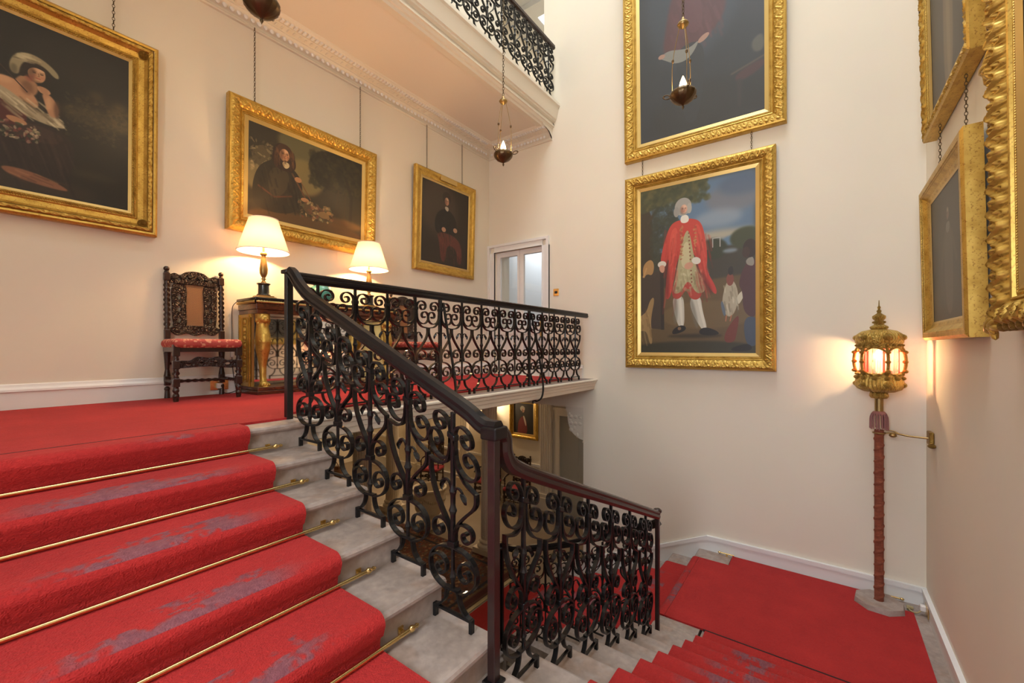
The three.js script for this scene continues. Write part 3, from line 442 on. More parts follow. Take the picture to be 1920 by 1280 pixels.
// ------------------------------------------------------------ painted canvases (flat paint)
function painter(x, w, h) {
  const P = {
    fill(c) { x.fillStyle = c; x.fillRect(0, 0, w, h); },
    ell(u, v, a, b, c, rot = 0, al = 1) { x.globalAlpha = al; x.fillStyle = c; x.beginPath(); x.ellipse(u * w, v * h, a * w, b * h, rot, 0, 7); x.fill(); x.globalAlpha = 1; },
    poly(p, c, al = 1) { x.globalAlpha = al; x.fillStyle = c; x.beginPath(); const q = p.map(([u, v]) => [u * w, v * h]), n = q.length; x.moveTo((q[n - 1][0] + q[0][0]) / 2, (q[n - 1][1] + q[0][1]) / 2); for (let i = 0; i < n; i++) { const b = q[(i + 1) % n]; x.quadraticCurveTo(q[i][0], q[i][1], (q[i][0] + b[0]) / 2, (q[i][1] + b[1]) / 2); } x.fill(); x.globalAlpha = 1; },
    hard(p, c, al = 1) { x.globalAlpha = al; x.fillStyle = c; x.beginPath(); p.forEach(([u, v], i) => (i ? x.lineTo(u * w, v * h) : x.moveTo(u * w, v * h))); x.fill(); x.globalAlpha = 1; },
    line(p, c, t, al = 1) { x.globalAlpha = al; x.strokeStyle = c; x.lineWidth = t * w; x.lineCap = 'round'; x.lineJoin = 'round'; x.beginPath(); p.forEach(([u, v], i) => (i ? x.lineTo(u * w, v * h) : x.moveTo(u * w, v * h))); x.stroke(); x.globalAlpha = 1; },
    blur(n) { x.filter = n ? `blur(${n}px)` : 'none'; },
    dabs(n, u0, u1, v0, v1, cols, r, al = 0.5) { for (let i = 0; i < n; i++) P.ell(u0 + (u1 - u0) * rnd(), v0 + (v1 - v0) * rnd(), r * (0.5 + rnd()), r * (0.4 + rnd() * 0.6), cols[rnd() * cols.length | 0], rnd() * 3, al * (0.4 + rnd() * 0.6)); },
    soft(u, v, a, b, c, al = 0.5, bl = 6, rot = 0) { P.blur(bl); P.ell(u, v, a, b, c, rot, al); P.blur(0); },
    folds(n, u0, u1, v0, v1, du, dv, cols, t, al = 0.35) { P.blur(2); for (let i = 0; i < n; i++) { const a = u0 + (u1 - u0) * rnd(), b = v0 + (v1 - v0) * rnd(), k = 0.5 + rnd(); P.line([[a, b], [a + du * k * 0.5 + 0.01 * (rnd() - 0.5), b + dv * k * 0.5], [a + du * k, b + dv * k]], cols[rnd() * cols.length | 0], t * (0.5 + rnd()), al); } P.blur(0); },
    face(u, v, s, skin, dark, turn = 0) { const A = h > w ? w / h : w / h, e = turn * s * 0.3; P.blur(1.2); P.ell(u, v, s * 0.72, s * A * 1.02, skin); P.blur(5); P.ell(u - 0.42 * s * (turn < 0 ? -1 : 1), v + 0.12 * s, s * 0.34, s * A * 0.8, dark, 0, 0.5); P.ell(u + 0.18 * s + e, v - 0.5 * s * A, s * 0.35, s * A * 0.3, '#f0d2b0', 0, 0.35); P.ell(u + e - 0.3 * s, v + 0.3 * s * A, s * 0.2, s * A * 0.18, '#b0604a', 0, 0.4); P.ell(u + e + 0.36 * s, v + 0.3 * s * A, s * 0.18, s * A * 0.18, '#b0604a', 0, 0.45); P.blur(1);
      for (const d of [-0.3, 0.3]) { P.ell(u + e + d * s, v - 0.1 * s * A, 0.16 * s, 0.075 * s * A, dark, 0, 0.75); P.line([[u + e + (d - 0.16) * s, v - 0.26 * s * A], [u + e + (d + 0.16) * s, v - 0.28 * s * A]], dark, 0.06 * s, 0.6); }
      P.line([[u + e + 0.02 * s, v - 0.12 * s * A], [u + e + 0.1 * s, v + 0.24 * s * A], [u + e - 0.02 * s, v + 0.28 * s * A]], dark, 0.07 * s, 0.45); P.line([[u + e - 0.16 * s, v + 0.5 * s * A], [u + e + 0.18 * s, v + 0.49 * s * A]], '#8c3c30', 0.09 * s, 0.85); P.soft(u, v + 0.92 * s * A, 0.5 * s, 0.12 * s * A, dark, 0.4, 3); P.blur(0); },
  }; return P;
}
const paint = (w, h, fn) => canvasTex(w, h, (x) => { const P = painter(x, w, h); fn(P, x, w, h); for (let i = 0; i < 2600; i++) { x.globalAlpha = 0.05; x.strokeStyle = rnd() > 0.5 ? '#fff4d8' : '#000'; x.lineWidth = 1; const a = rnd() * w, b = rnd() * h; x.beginPath(); x.moveTo(a, b); x.lineTo(a + 8 * (rnd() - 0.5), b + 8 * (rnd() - 0.5)); x.stroke(); } x.globalAlpha = 1; });
const ART = {
  girl: paint(1000, 894, (P) => {
    P.fill('#171510'); P.blur(16); P.ell(0.88, 0.45, 0.16, 0.06, '#3d351f', 0, 0.8); P.ell(0.96, 0.4, 0.05, 0.1, '#4d4126', 0, 0.8); P.ell(0.86, 0.31, 0.03, 0.04, '#40341f', 0, 0.8); P.ell(0.85, 0.82, 0.1, 0.02, '#332e1f', 0, 0.8); P.ell(0.62, 0.95, 0.25, 0.06, '#2b2218', 0, 0.9); P.ell(0.78, 0.15, 0.2, 0.12, '#1d1b15'); P.blur(0);
    P.dabs(320, 0.74, 1, 0.33, 0.6, ['#453a22', '#272114', '#544627', '#1c1912'], 0.011, 0.35);
    P.blur(3); P.poly([[0.44, 0.6], [0.62, 0.575], [0.73, 0.6], [0.775, 0.66], [0.77, 0.8], [0.74, 0.9], [0.6, 0.9], [0.45, 0.86]], '#211715'); P.poly([[0.5, 0.6], [0.66, 0.595], [0.74, 0.63], [0.70, 0.70], [0.52, 0.68]], '#33231f'); P.folds(50, 0.48, 0.74, 0.6, 0.86, 0.03, 0.11, ['#0f0a09', '#3d2b26', '#191110'], 0.01);
    P.blur(2.5); P.poly([[0.43, 0.42], [0.52, 0.43], [0.6, 0.53], [0.6, 0.62], [0.44, 0.66]], '#481a18'); P.poly([[0.585, 0.32], [0.635, 0.345], [0.64, 0.4], [0.62, 0.44], [0.56, 0.43], [0.55, 0.38]], '#9b7352'); P.poly([[0.485, 0.37], [0.555, 0.36], [0.615, 0.41], [0.645, 0.47], [0.63, 0.51], [0.57, 0.47], [0.49, 0.43]], '#b58a66'); P.soft(0.6, 0.395, 0.022, 0.04, '#5e3f2b', 0.6, 6); P.soft(0.52, 0.385, 0.03, 0.02, '#cba27a', 0.6, 6);
    P.blur(2); P.poly([[0.47, 0.41], [0.54, 0.44], [0.6, 0.49], [0.65, 0.52], [0.68, 0.505], [0.715, 0.525], [0.742, 0.565], [0.725, 0.578], [0.66, 0.578], [0.6, 0.56], [0.53, 0.515], [0.47, 0.47]], '#a2967a'); P.folds(40, 0.5, 0.68, 0.44, 0.54, 0.045, 0.04, ['#7a6e54', '#d3c8a6', '#8d8266', '#5f553f'], 0.007, 0.55); P.folds(14, 0.66, 0.72, 0.52, 0.565, 0.02, 0.02, ['#d8cda9', '#6c6148'], 0.006, 0.55);
    P.blur(2); P.poly([[0.648, 0.4], [0.675, 0.392], [0.70, 0.42], [0.717, 0.475], [0.705, 0.525], [0.675, 0.522], [0.664, 0.46]], '#ad8260'); P.soft(0.707, 0.47, 0.012, 0.055, '#4b3022', 0.7, 4); P.soft(0.675, 0.45, 0.01, 0.04, '#cda47c', 0.6, 4);
    P.blur(1.5); P.poly([[0.565, 0.33], [0.57, 0.25], [0.62, 0.215], [0.68, 0.24], [0.69, 0.3], [0.675, 0.335], [0.66, 0.27], [0.6, 0.26], [0.595, 0.34]], '#1d130c'); P.face(0.633, 0.297, 0.044, '#b98d68', '#2e1c12', 0.35); P.soft(0.607, 0.335, 0.016, 0.02, '#8a4434', 0.5, 4); P.poly([[0.585, 0.3], [0.59, 0.255], [0.62, 0.24], [0.665, 0.255], [0.675, 0.275], [0.63, 0.258], [0.603, 0.28], [0.598, 0.325]], '#1f140d');
    P.blur(2); P.poly([[0.545, 0.335], [0.537, 0.28], [0.56, 0.215], [0.61, 0.186], [0.665, 0.205], [0.71, 0.25], [0.715, 0.285], [0.695, 0.285], [0.665, 0.245], [0.625, 0.232], [0.59, 0.245], [0.575, 0.29], [0.572, 0.335]], '#8f8566'); P.folds(26, 0.55, 0.61, 0.205, 0.25, 0.03, -0.004, ['#5f5640', '#bdb28c', '#a0967a', '#4b4330'], 0.006, 0.55); P.soft(0.59, 0.215, 0.03, 0.014, '#cfc49e', 0.6, 5, -0.4); P.soft(0.555, 0.31, 0.012, 0.03, '#4a4230', 0.6, 4);
    P.blur(1.5); P.poly([[0.63, 0.362], [0.668, 0.36], [0.688, 0.385], [0.67, 0.405], [0.64, 0.398]], '#b58a66'); for (let i = 0; i < 4; i++) P.line([[0.64 + i * 0.004, 0.368 + i * 0.009], [0.672, 0.372 + i * 0.009]], '#6b4832', 0.002, 0.6);
    P.ell(0.565, 0.6, 0.036, 0.018, '#a67b58', 0.2); P.blur(1); P.dabs(110, 0.49, 0.64, 0.615, 0.71, ['#7c342e', '#a89878', '#2c3824', '#5b2524', '#b8a88a', '#1f2a1b'], 0.009, 0.8); P.blur(2); P.poly([[0.5, 0.875], [0.6, 0.872], [0.7, 0.91], [0.75, 0.94], [0.745, 0.955], [0.66, 0.95], [0.54, 0.925]], '#7d543c'); P.folds(12, 0.52, 0.7, 0.885, 0.94, 0.06, 0.02, ['#452a1c', '#9c704f'], 0.006, 0.5); P.line([[0.47, 0.26], [0.6, 0.42]], '#33211a', 0.005); P.blur(0);
  }),
  hunter: paint(760, 570, (P) => {
    P.fill('#2b2414'); P.blur(10); P.poly([[0.2, -0.1], [0.9, -0.1], [0.7, 0.4], [0.4, 0.7], [0.25, 0.3]], '#5a5434'); P.ell(0.45, 0.42, 0.16, 0.2, '#7a6a3c', 0.6, 0.8); P.ell(0.05, 0.55, 0.08, 0.16, '#6b5f3d'); P.blur(3);
    P.ell(0.72, 0.24, 0.24, 0.24, '#221e10'); P.ell(0.86, 0.12, 0.2, 0.2, '#1d1a0f'); P.dabs(420, 0.5, 1, 0.04, 0.48, ['#1c190d', '#2b2612', '#3a3218', '#17140b'], 0.03, 0.6); P.line([[0.88, 0.9], [0.89, 0.5], [0.84, 0.3]], '#1e170c', 0.03); P.line([[0.72, 0.8], [0.76, 0.45]], '#2f2412', 0.018); P.line([[0.82, 0.8], [0.83, 0.45]], '#2f2412', 0.014); P.blur(8); P.ell(0.5, 0.98, 0.5, 0.12, '#4f3a1c'); P.ell(0.8, 0.85, 0.2, 0.06, '#57401e', 0, 0.8); P.blur(0);
    P.poly([[0.02, 0.3], [0.1, 0.2], [0.18, 0.24], [0.14, 0.42], [0.05, 0.5]], '#4c432b'); P.dabs(60, 0.02, 0.18, 0.15, 0.5, ['#8b7b55', '#3a311d', '#a3906a'], 0.016, 0.6);
    P.poly([[0.06, 0.5], [0.12, 0.38], [0.22, 0.32], [0.36, 0.36], [0.43, 0.5], [0.42, 0.68], [0.36, 0.9], [0.05, 0.92], [0.03, 0.7]], '#262012'); P.poly([[0.15, 0.45], [0.25, 0.38], [0.33, 0.45], [0.28, 0.7], [0.16, 0.75]], '#3a311d', 0.8);
    P.poly([[0.17, 0.33], [0.2, 0.14], [0.27, 0.11], [0.34, 0.16], [0.38, 0.34], [0.33, 0.42], [0.22, 0.42]], '#2a190d'); P.face(0.275, 0.235, 0.058, '#b4845a', '#2c1a0f', 0.25); P.poly([[0.19, 0.36], [0.2, 0.2], [0.235, 0.125], [0.29, 0.115], [0.335, 0.16], [0.36, 0.3], [0.345, 0.4], [0.318, 0.3], [0.31, 0.19], [0.27, 0.165], [0.235, 0.21], [0.23, 0.34], [0.215, 0.42]], '#3d2412'); P.folds(40, 0.2, 0.235, 0.17, 0.34, 0.004, 0.05, ['#1c0f06', '#5c3a1e', '#704822'], 0.006, 0.6); P.folds(30, 0.315, 0.35, 0.17, 0.34, 0.008, 0.05, ['#1c0f06', '#5c3a1e', '#704822'], 0.006, 0.6); P.poly([[0.25, 0.32], [0.31, 0.31], [0.32, 0.36], [0.28, 0.4]], '#b5a27a');
    P.line([[0.08, 0.66], [0.2, 0.74], [0.34, 0.68]], '#4e2a17', 0.014); P.line([[0.34, 0.42], [0.52, 0.8]], '#5b3a1e', 0.014); P.line([[0.4, 0.46], [0.5, 0.66]], '#6a4625', 0.008); P.ell(0.39, 0.47, 0.03, 0.03, '#a3764c'); P.ell(0.45, 0.68, 0.035, 0.024, '#a3764c');
    P.folds(40, 0.08, 0.4, 0.4, 0.85, 0.02, 0.1, ['#0e0b06', '#3a3020', '#171208'], 0.012, 0.45); P.folds(14, 0.19, 0.36, 0.16, 0.38, 0.005, 0.06, ['#120a05', '#4a2e18'], 0.006, 0.5); P.poly([[0.4, 0.72], [0.55, 0.7], [0.7, 0.78], [0.66, 0.88], [0.48, 0.86]], '#4c3c22'); P.dabs(120, 0.4, 0.7, 0.7, 0.88, ['#8b7143', '#6b3c24', '#b09a68', '#2a2012', '#4c5034'], 0.018, 0.75); P.ell(0.62, 0.8, 0.05, 0.04, '#7a6038'); P.ell(0.67, 0.76, 0.025, 0.022, '#8a6a3a');
  }),
  seated: paint(440, 540, (P) => { // stand-in: a plain seated sitter in dark clothes
    P.fill('#251d15'); P.blur(30); P.ell(0.35, 0.3, 0.4, 0.35, '#43372a', 0, 0.8); P.ell(0.5, 0.95, 0.5, 0.15, '#2c231a'); P.blur(2);
    P.poly([[0.3, 0.36], [0.45, 0.28], [0.62, 0.3], [0.74, 0.42], [0.72, 0.62], [0.3, 0.64], [0.25, 0.5]], '#14110f'); P.poly([[0.3, 0.6], [0.55, 0.58], [0.75, 0.62], [0.86, 0.72], [0.86, 0.95], [0.76, 0.95], [0.74, 0.76], [0.52, 0.72], [0.5, 0.96], [0.4, 0.96], [0.36, 0.72]], '#5a2c22'); P.blur(0);
    P.dabs(70, 0.36, 0.84, 0.62, 0.94, ['#6b3226', '#3c1c18', '#4a3a28'], 0.014, 0.25); P.ell(0.5, 0.14, 0.09, 0.075, '#2c221a'); P.face(0.505, 0.185, 0.062, '#b58a6c', '#39241a', 0.15); P.poly([[0.46, 0.25], [0.55, 0.25], [0.54, 0.31], [0.48, 0.3]], '#a99c88'); P.folds(30, 0.3, 0.7, 0.34, 0.6, 0.03, 0.08, ['#0a0807', '#2a2420'], 0.02, 0.4); P.folds(30, 0.36, 0.84, 0.62, 0.92, 0.01, 0.07, ['#2c130f', '#74402f'], 0.02, 0.4); P.ell(0.45, 0.55, 0.045, 0.03, '#a67c60'); P.ell(0.7, 0.52, 0.045, 0.03, '#a67c60');
  }),
  redcoat: paint(680, 1076, (P) => {
    P.fill('#3a3322'); P.blur(16); P.hard([[0, 0], [1, 0], [1, 0.4], [0, 0.42]], '#56708a'); P.ell(0.82, 0.14, 0.22, 0.08, '#6c7078', 0, 0.9); P.ell(0.7, 0.24, 0.2, 0.05, '#8c98a2', 0, 0.7); P.ell(0.9, 0.07, 0.2, 0.06, '#4e6076', 0, 0.9); P.ell(0.72, 0.335, 0.3, 0.028, '#b5a888', 0, 0.8); P.blur(6); P.poly([[0.7, 0.38], [0.8, 0.34], [0.9, 0.36], [1.05, 0.33], [1.05, 0.42], [0.7, 0.42]], '#5a7690'); P.hard([[0, 0.4], [1, 0.4], [1, 0.62], [0, 0.62]], '#39352a'); P.ell(0.93, 0.37, 0.13, 0.06, '#3a4028'); P.ell(0.66, 0.41, 0.12, 0.06, '#2f3524'); P.ell(0.8, 0.43, 0.06, 0.012, '#8494a0', 0, 0.8); P.hard([[0, 0.62], [1, 0.56], [1, 1], [0, 1]], '#5c4a2c'); P.ell(0.6, 0.78, 0.4, 0.08, '#6c5634', 0, 0.8); P.ell(0.5, 0.98, 0.6, 0.05, '#33301f'); P.blur(0);
    P.line([[0.66, 0.4], [0.66, 0.35], [0.72, 0.35], [0.72, 0.4]], '#a2a09a', 0.008);
    P.blur(3); P.poly([[-0.05, 0.1], [0.1, 0.1], [0.14, 0.3], [0.12, 0.55], [-0.05, 0.6]], '#342c1e'); P.line([[0.08, 0.2], [0.22, 0.08], [0.4, 0.03]], '#3a3020', 0.03); P.poly([[-0.05, -0.05], [0.6, -0.05], [0.63, 0.02], [0.5, 0.075], [0.36, 0.085], [0.2, 0.11], [-0.05, 0.16]], '#3c3f26'); P.dabs(520, 0, 0.62, 0, 0.12, ['#474a2a', '#2f3420', '#5a5630', '#3a4028'], 0.02, 0.6); P.blur(0); P.dabs(220, 0.12, 0.34, 0.12, 0.5, ['#34392a', '#2a3026'], 0.03, 0.5);
    P.hard([[0.0, 0.52], [0.22, 0.5], [0.225, 0.86], [0, 0.84]], '#3c3127'); P.hard([[0.19, 0.5], [0.225, 0.5], [0.23, 0.86], [0.2, 0.86]], '#2c241d'); P.poly([[0.02, 0.46], [0.1, 0.42], [0.14, 0.46], [0.12, 0.53], [0.06, 0.51], [0.03, 0.55]], '#a07a48'); P.line([[0.06, 0.48], [0.03, 0.53]], '#b08a55', 0.016);
    P.poly([[-0.02, 0.78], [0.06, 0.75], [0.09, 0.68], [0.13, 0.655], [0.135, 0.69], [0.11, 0.76], [0.1, 0.84], [0.12, 0.94], [0.09, 0.95], [0.06, 0.86], [-0.02, 0.87]], '#94774a');
    for (const [a, b, c, d] of [[0.36, 0.66, 0.395, 0.85], [0.515, 0.67, 0.6, 0.87]]) { P.poly([[a - 0.045, b], [a + 0.045, b], [a + 0.055, (b + d) / 2 - 0.02], [c + 0.02, d], [c - 0.035, d], [a - 0.05, (b + d) / 2 - 0.03]], '#bdb8a8'); P.poly([[a, b], [a + 0.03, b], [c + 0.01, d], [c - 0.01, d]], '#d8d3c4', 0.6); }
    P.poly([[0.31, 0.86], [0.37, 0.835], [0.425, 0.84], [0.43, 0.865], [0.36, 0.885], [0.3, 0.89]], '#17140f'); P.poly([[0.55, 0.86], [0.61, 0.85], [0.7, 0.875], [0.715, 0.895], [0.62, 0.9], [0.54, 0.89]], '#17140f'); P.ell(0.37, 0.855, 0.016, 0.01, '#7a5a3c');
    P.poly([[0.3, 0.6], [0.4, 0.55], [0.58, 0.6], [0.56, 0.69], [0.47, 0.69], [0.43, 0.62], [0.38, 0.68], [0.31, 0.68]], '#a83a2c');
    P.poly([[0.41, 0.215], [0.32, 0.22], [0.27, 0.26], [0.22, 0.36], [0.19, 0.46], [0.25, 0.48], [0.28, 0.42], [0.25, 0.55], [0.24, 0.69], [0.3, 0.66], [0.36, 0.4], [0.5, 0.4], [0.56, 0.55], [0.68, 0.68], [0.7, 0.64], [0.6, 0.52], [0.62, 0.46], [0.59, 0.3], [0.55, 0.235], [0.47, 0.215]], '#b63a2e'); P.poly([[0.28, 0.28], [0.36, 0.24], [0.34, 0.4], [0.28, 0.52]], '#cc4f3e', 0.7); P.poly([[0.5, 0.24], [0.56, 0.27], [0.58, 0.4], [0.53, 0.42]], '#c9493a', 0.7); P.line([[0.57, 0.35], [0.55, 0.45]], '#8c2a20', 0.012, 0.6);
    P.poly([[0.42, 0.29], [0.46, 0.28], [0.5, 0.44], [0.53, 0.52], [0.62, 0.64], [0.52, 0.665], [0.45, 0.56], [0.38, 0.65], [0.3, 0.645], [0.34, 0.54], [0.37, 0.42]], '#a39a72'); P.poly([[0.4, 0.36], [0.46, 0.34], [0.47, 0.5], [0.38, 0.5]], '#bfb78e', 0.8); P.dabs(40, 0.34, 0.58, 0.5, 0.64, ['#c8c09a', '#827a54'], 0.014, 0.5); for (let i = 0; i < 14; i++) P.ell(0.455 + i * 0.002, 0.3 + i * 0.022, 0.007, 0.005, '#7c4a34'); P.dabs(60, 0.38, 0.4, 0.25, 0.45, ['#b08a50', '#93452f'], 0.008, 0.7); P.dabs(40, 0.5, 0.52, 0.26, 0.42, ['#b08a50', '#93452f'], 0.008, 0.7);
    P.folds(46, 0.24, 0.36, 0.26, 0.64, -0.02, 0.1, ['#7c2018', '#d0604c', '#93281f'], 0.01, 0.4); P.folds(40, 0.5, 0.64, 0.26, 0.62, 0.03, 0.1, ['#7c2018', '#cf5c48', '#93281f'], 0.01, 0.4); P.folds(26, 0.34, 0.56, 0.5, 0.64, 0.01, 0.04, ['#6e6644', '#d6ceaa'], 0.008, 0.4); P.soft(0.26, 0.56, 0.02, 0.12, '#5a1812', 0.6); P.soft(0.61, 0.6, 0.02, 0.07, '#5a1812', 0.6, 6, -0.4); P.soft(0.335, 0.75, 0.02, 0.08, '#6a655a', 0.6, 4); P.soft(0.5, 0.77, 0.02, 0.09, '#6a655a', 0.6, 4, -0.2); P.soft(0.5, 0.9, 0.24, 0.012, '#1c160c', 0.6, 6);
    P.ell(0.21, 0.465, 0.04, 0.02, '#c9c3b4'); P.poly([[0.18, 0.47], [0.24, 0.47], [0.23, 0.52], [0.19, 0.51]], '#bd8a70'); P.ell(0.52, 0.465, 0.04, 0.02, '#cfc9ba', 0.4); P.ell(0.455, 0.49, 0.04, 0.02, '#c08e74', -0.3);
    P.poly([[0.385, 0.19], [0.45, 0.19], [0.46, 0.23], [0.42, 0.24], [0.38, 0.23]], '#d4cfc2'); P.ell(0.405, 0.14, 0.075, 0.052, '#97948c'); P.ell(0.345, 0.165, 0.025, 0.03, '#8d8a83'); P.ell(0.46, 0.155, 0.022, 0.03, '#a19e95'); P.face(0.412, 0.155, 0.042, '#cc9f86', '#4a3028', 0.15);
    P.poly([[0.76, 0.62], [0.8, 0.58], [0.85, 0.62], [0.87, 0.7], [0.83, 0.79], [0.77, 0.8], [0.73, 0.72]], '#a79c84'); P.poly([[0.74, 0.7], [0.77, 0.78], [0.75, 0.8], [0.72, 0.72]], '#5a6470'); P.poly([[0.85, 0.68], [0.93, 0.64], [0.9, 0.7], [0.86, 0.74]], '#c4bba2'); P.ell(0.8, 0.59, 0.03, 0.035, '#7a3f30'); P.poly([[0.78, 0.53], [0.82, 0.51], [0.83, 0.56], [0.79, 0.57]], '#23201c'); P.line([[0.77, 0.79], [0.765, 0.82]], '#b06a4c', 0.008); P.line([[0.81, 0.79], [0.8, 0.82]], '#b06a4c', 0.008);
    P.folds(20, 0.75, 0.86, 0.62, 0.78, 0.01, 0.04, ['#6e6450', '#cfc6ae', '#54503f'], 0.008, 0.5); P.folds(18, -0.02, 0.1, 0.72, 0.9, 0.02, 0.06, ['#5f4828', '#b59766'], 0.01, 0.4); P.poly([[0.92, 0.5], [1.02, 0.48], [1.02, 0.82], [0.9, 0.78], [0.9, 0.66], [0.86, 0.62]], '#4a2a2a'); P.poly([[0.92, 0.49], [0.98, 0.47], [0.99, 0.53], [0.93, 0.52]], '#8a8478'); P.ell(0.955, 0.43, 0.055, 0.05, '#2c1d17'); P.ell(0.925, 0.45, 0.03, 0.03, '#3a261d'); P.poly([[0.9, 0.8], [1.02, 0.8], [1.02, 0.96], [0.92, 0.96]], '#3c4656'); P.poly([[0.8, 0.97], [0.95, 0.94], [0.98, 0.985], [0.82, 0.99]], '#16120e'); P.poly([[0.84, 0.8], [0.875, 0.79], [0.85, 0.9], [0.83, 0.94], [0.75, 0.94], [0.76, 0.88]], '#6a2f22');
  }),
  gentleman: paint(560, 940, (P) => {
    P.fill('#22272e'); P.blur(26); P.ell(0.45, 0.3, 0.4, 0.35, '#323a44', 0, 0.8); P.ell(0.6, 0.9, 0.5, 0.14, '#1f2124'); P.hard([[0.86, 0], [1, 0], [1, 0.55], [0.88, 0.55]], '#2b2c33', 0.7); P.blur(6);
    P.poly([[0.3, 0.25], [0.5, 0.2], [0.68, 0.28], [0.74, 0.44], [0.66, 0.52], [0.56, 0.56], [0.36, 0.58], [0.2, 0.58], [0.24, 0.42]], '#4a282b'); P.folds(50, 0.26, 0.68, 0.26, 0.54, 0.04, 0.08, ['#4a2529', '#5f3a3d', '#5a3034'], 0.02, 0.35); P.poly([[0.38, 0.32], [0.52, 0.3], [0.56, 0.5], [0.42, 0.52]], '#553033', 0.8); P.poly([[0.3, 0.56], [0.56, 0.55], [0.55, 0.78], [0.5, 0.96], [0.4, 0.96], [0.36, 0.8]], '#22252a'); P.blur(1); P.ell(0.46, 0.1, 0.1, 0.07, '#a8a49c'); P.face(0.465, 0.12, 0.06, '#b68e78', '#4a342c', 0.1);
    P.poly([[0.17, 0.57], [0.26, 0.55], [0.36, 0.57], [0.44, 0.58], [0.53, 0.55], [0.44, 0.635], [0.32, 0.635], [0.24, 0.6]], '#78776f'); P.ell(0.2, 0.57, 0.03, 0.012, '#9a7664'); P.ell(0.55, 0.555, 0.05, 0.014, '#9a7664', -0.5); P.blur(3); P.poly([[0.9, 0.66], [0.99, 0.63], [1, 0.72], [0.92, 0.72]], '#57564b', 0.8); P.poly([[0.78, 0.79], [1, 0.75], [1, 0.8], [0.8, 0.84]], '#3d2428'); P.line([[0.76, 0.785], [1, 0.745]], '#6f5c42', 0.008); P.hard([[0.8, 0.82], [0.84, 0.82], [0.83, 0.95], [0.81, 0.95]], '#2a2628'); P.blur(0);
  }),
  robed: paint(420, 620, (P) => {
    P.fill('#3c362c'); P.blur(20); P.ell(0.5, 0.5, 0.35, 0.45, '#453f35'); P.blur(4); P.poly([[0.38, 0.5], [0.45, 0.3], [0.58, 0.3], [0.64, 0.52], [0.6, 1.02], [0.36, 1.02]], '#6c5f49'); P.poly([[0.46, 0.4], [0.55, 0.4], [0.55, 0.98], [0.45, 0.98]], '#857659', 0.6); P.line([[0.58, 0.45], [0.74, 0.56]], '#6d5c46', 0.04); P.face(0.5, 0.24, 0.055, '#8d745a', '#463628'); P.ell(0.5, 0.19, 0.06, 0.03, '#3a2f24');
  }),
  standing: paint(420, 460, (P) => {
    P.fill('#4d4a42'); P.blur(14); P.ell(0.5, 0.5, 0.3, 0.42, '#524e45'); P.blur(3); P.poly([[0.4, 0.34], [0.5, 0.28], [0.6, 0.34], [0.62, 0.56], [0.58, 0.96], [0.42, 0.96], [0.37, 0.56]], '#5f594d'); P.line([[0.4, 0.38], [0.3, 0.58]], '#5b5548', 0.05); P.line([[0.6, 0.38], [0.7, 0.58]], '#5b5548', 0.05); P.face(0.5, 0.22, 0.05, '#7d7161', '#46403a'); P.poly([[0.44, 0.28], [0.56, 0.28], [0.54, 0.36], [0.46, 0.36]], '#78736a');
  }),
  dark: paint(300, 420, (P) => { P.fill('#2c2a27'); P.blur(20); P.ell(0.5, 0.4, 0.3, 0.3, '#3a352e'); P.blur(0); P.dabs(200, 0, 1, 0, 1, ['#35322d', '#24221f'], 0.05, 0.3); }),
  bust: paint(300, 360, (P) => { P.fill('#1d1813'); P.blur(12); P.ell(0.5, 0.35, 0.35, 0.35, '#2b241c'); P.blur(1); P.poly([[0.2, 0.95], [0.24, 0.6], [0.42, 0.42], [0.58, 0.46], [0.68, 0.7], [0.7, 1.02], [0.2, 1.02]], '#6e2620'); P.poly([[0.46, 0.4], [0.56, 0.42], [0.64, 0.66], [0.62, 0.78], [0.52, 0.56]], '#bcae98'); P.ell(0.45, 0.18, 0.12, 0.09, '#a9a08c'); P.face(0.48, 0.24, 0.085, '#b98e72', '#3a261c', 0.3); }),
};
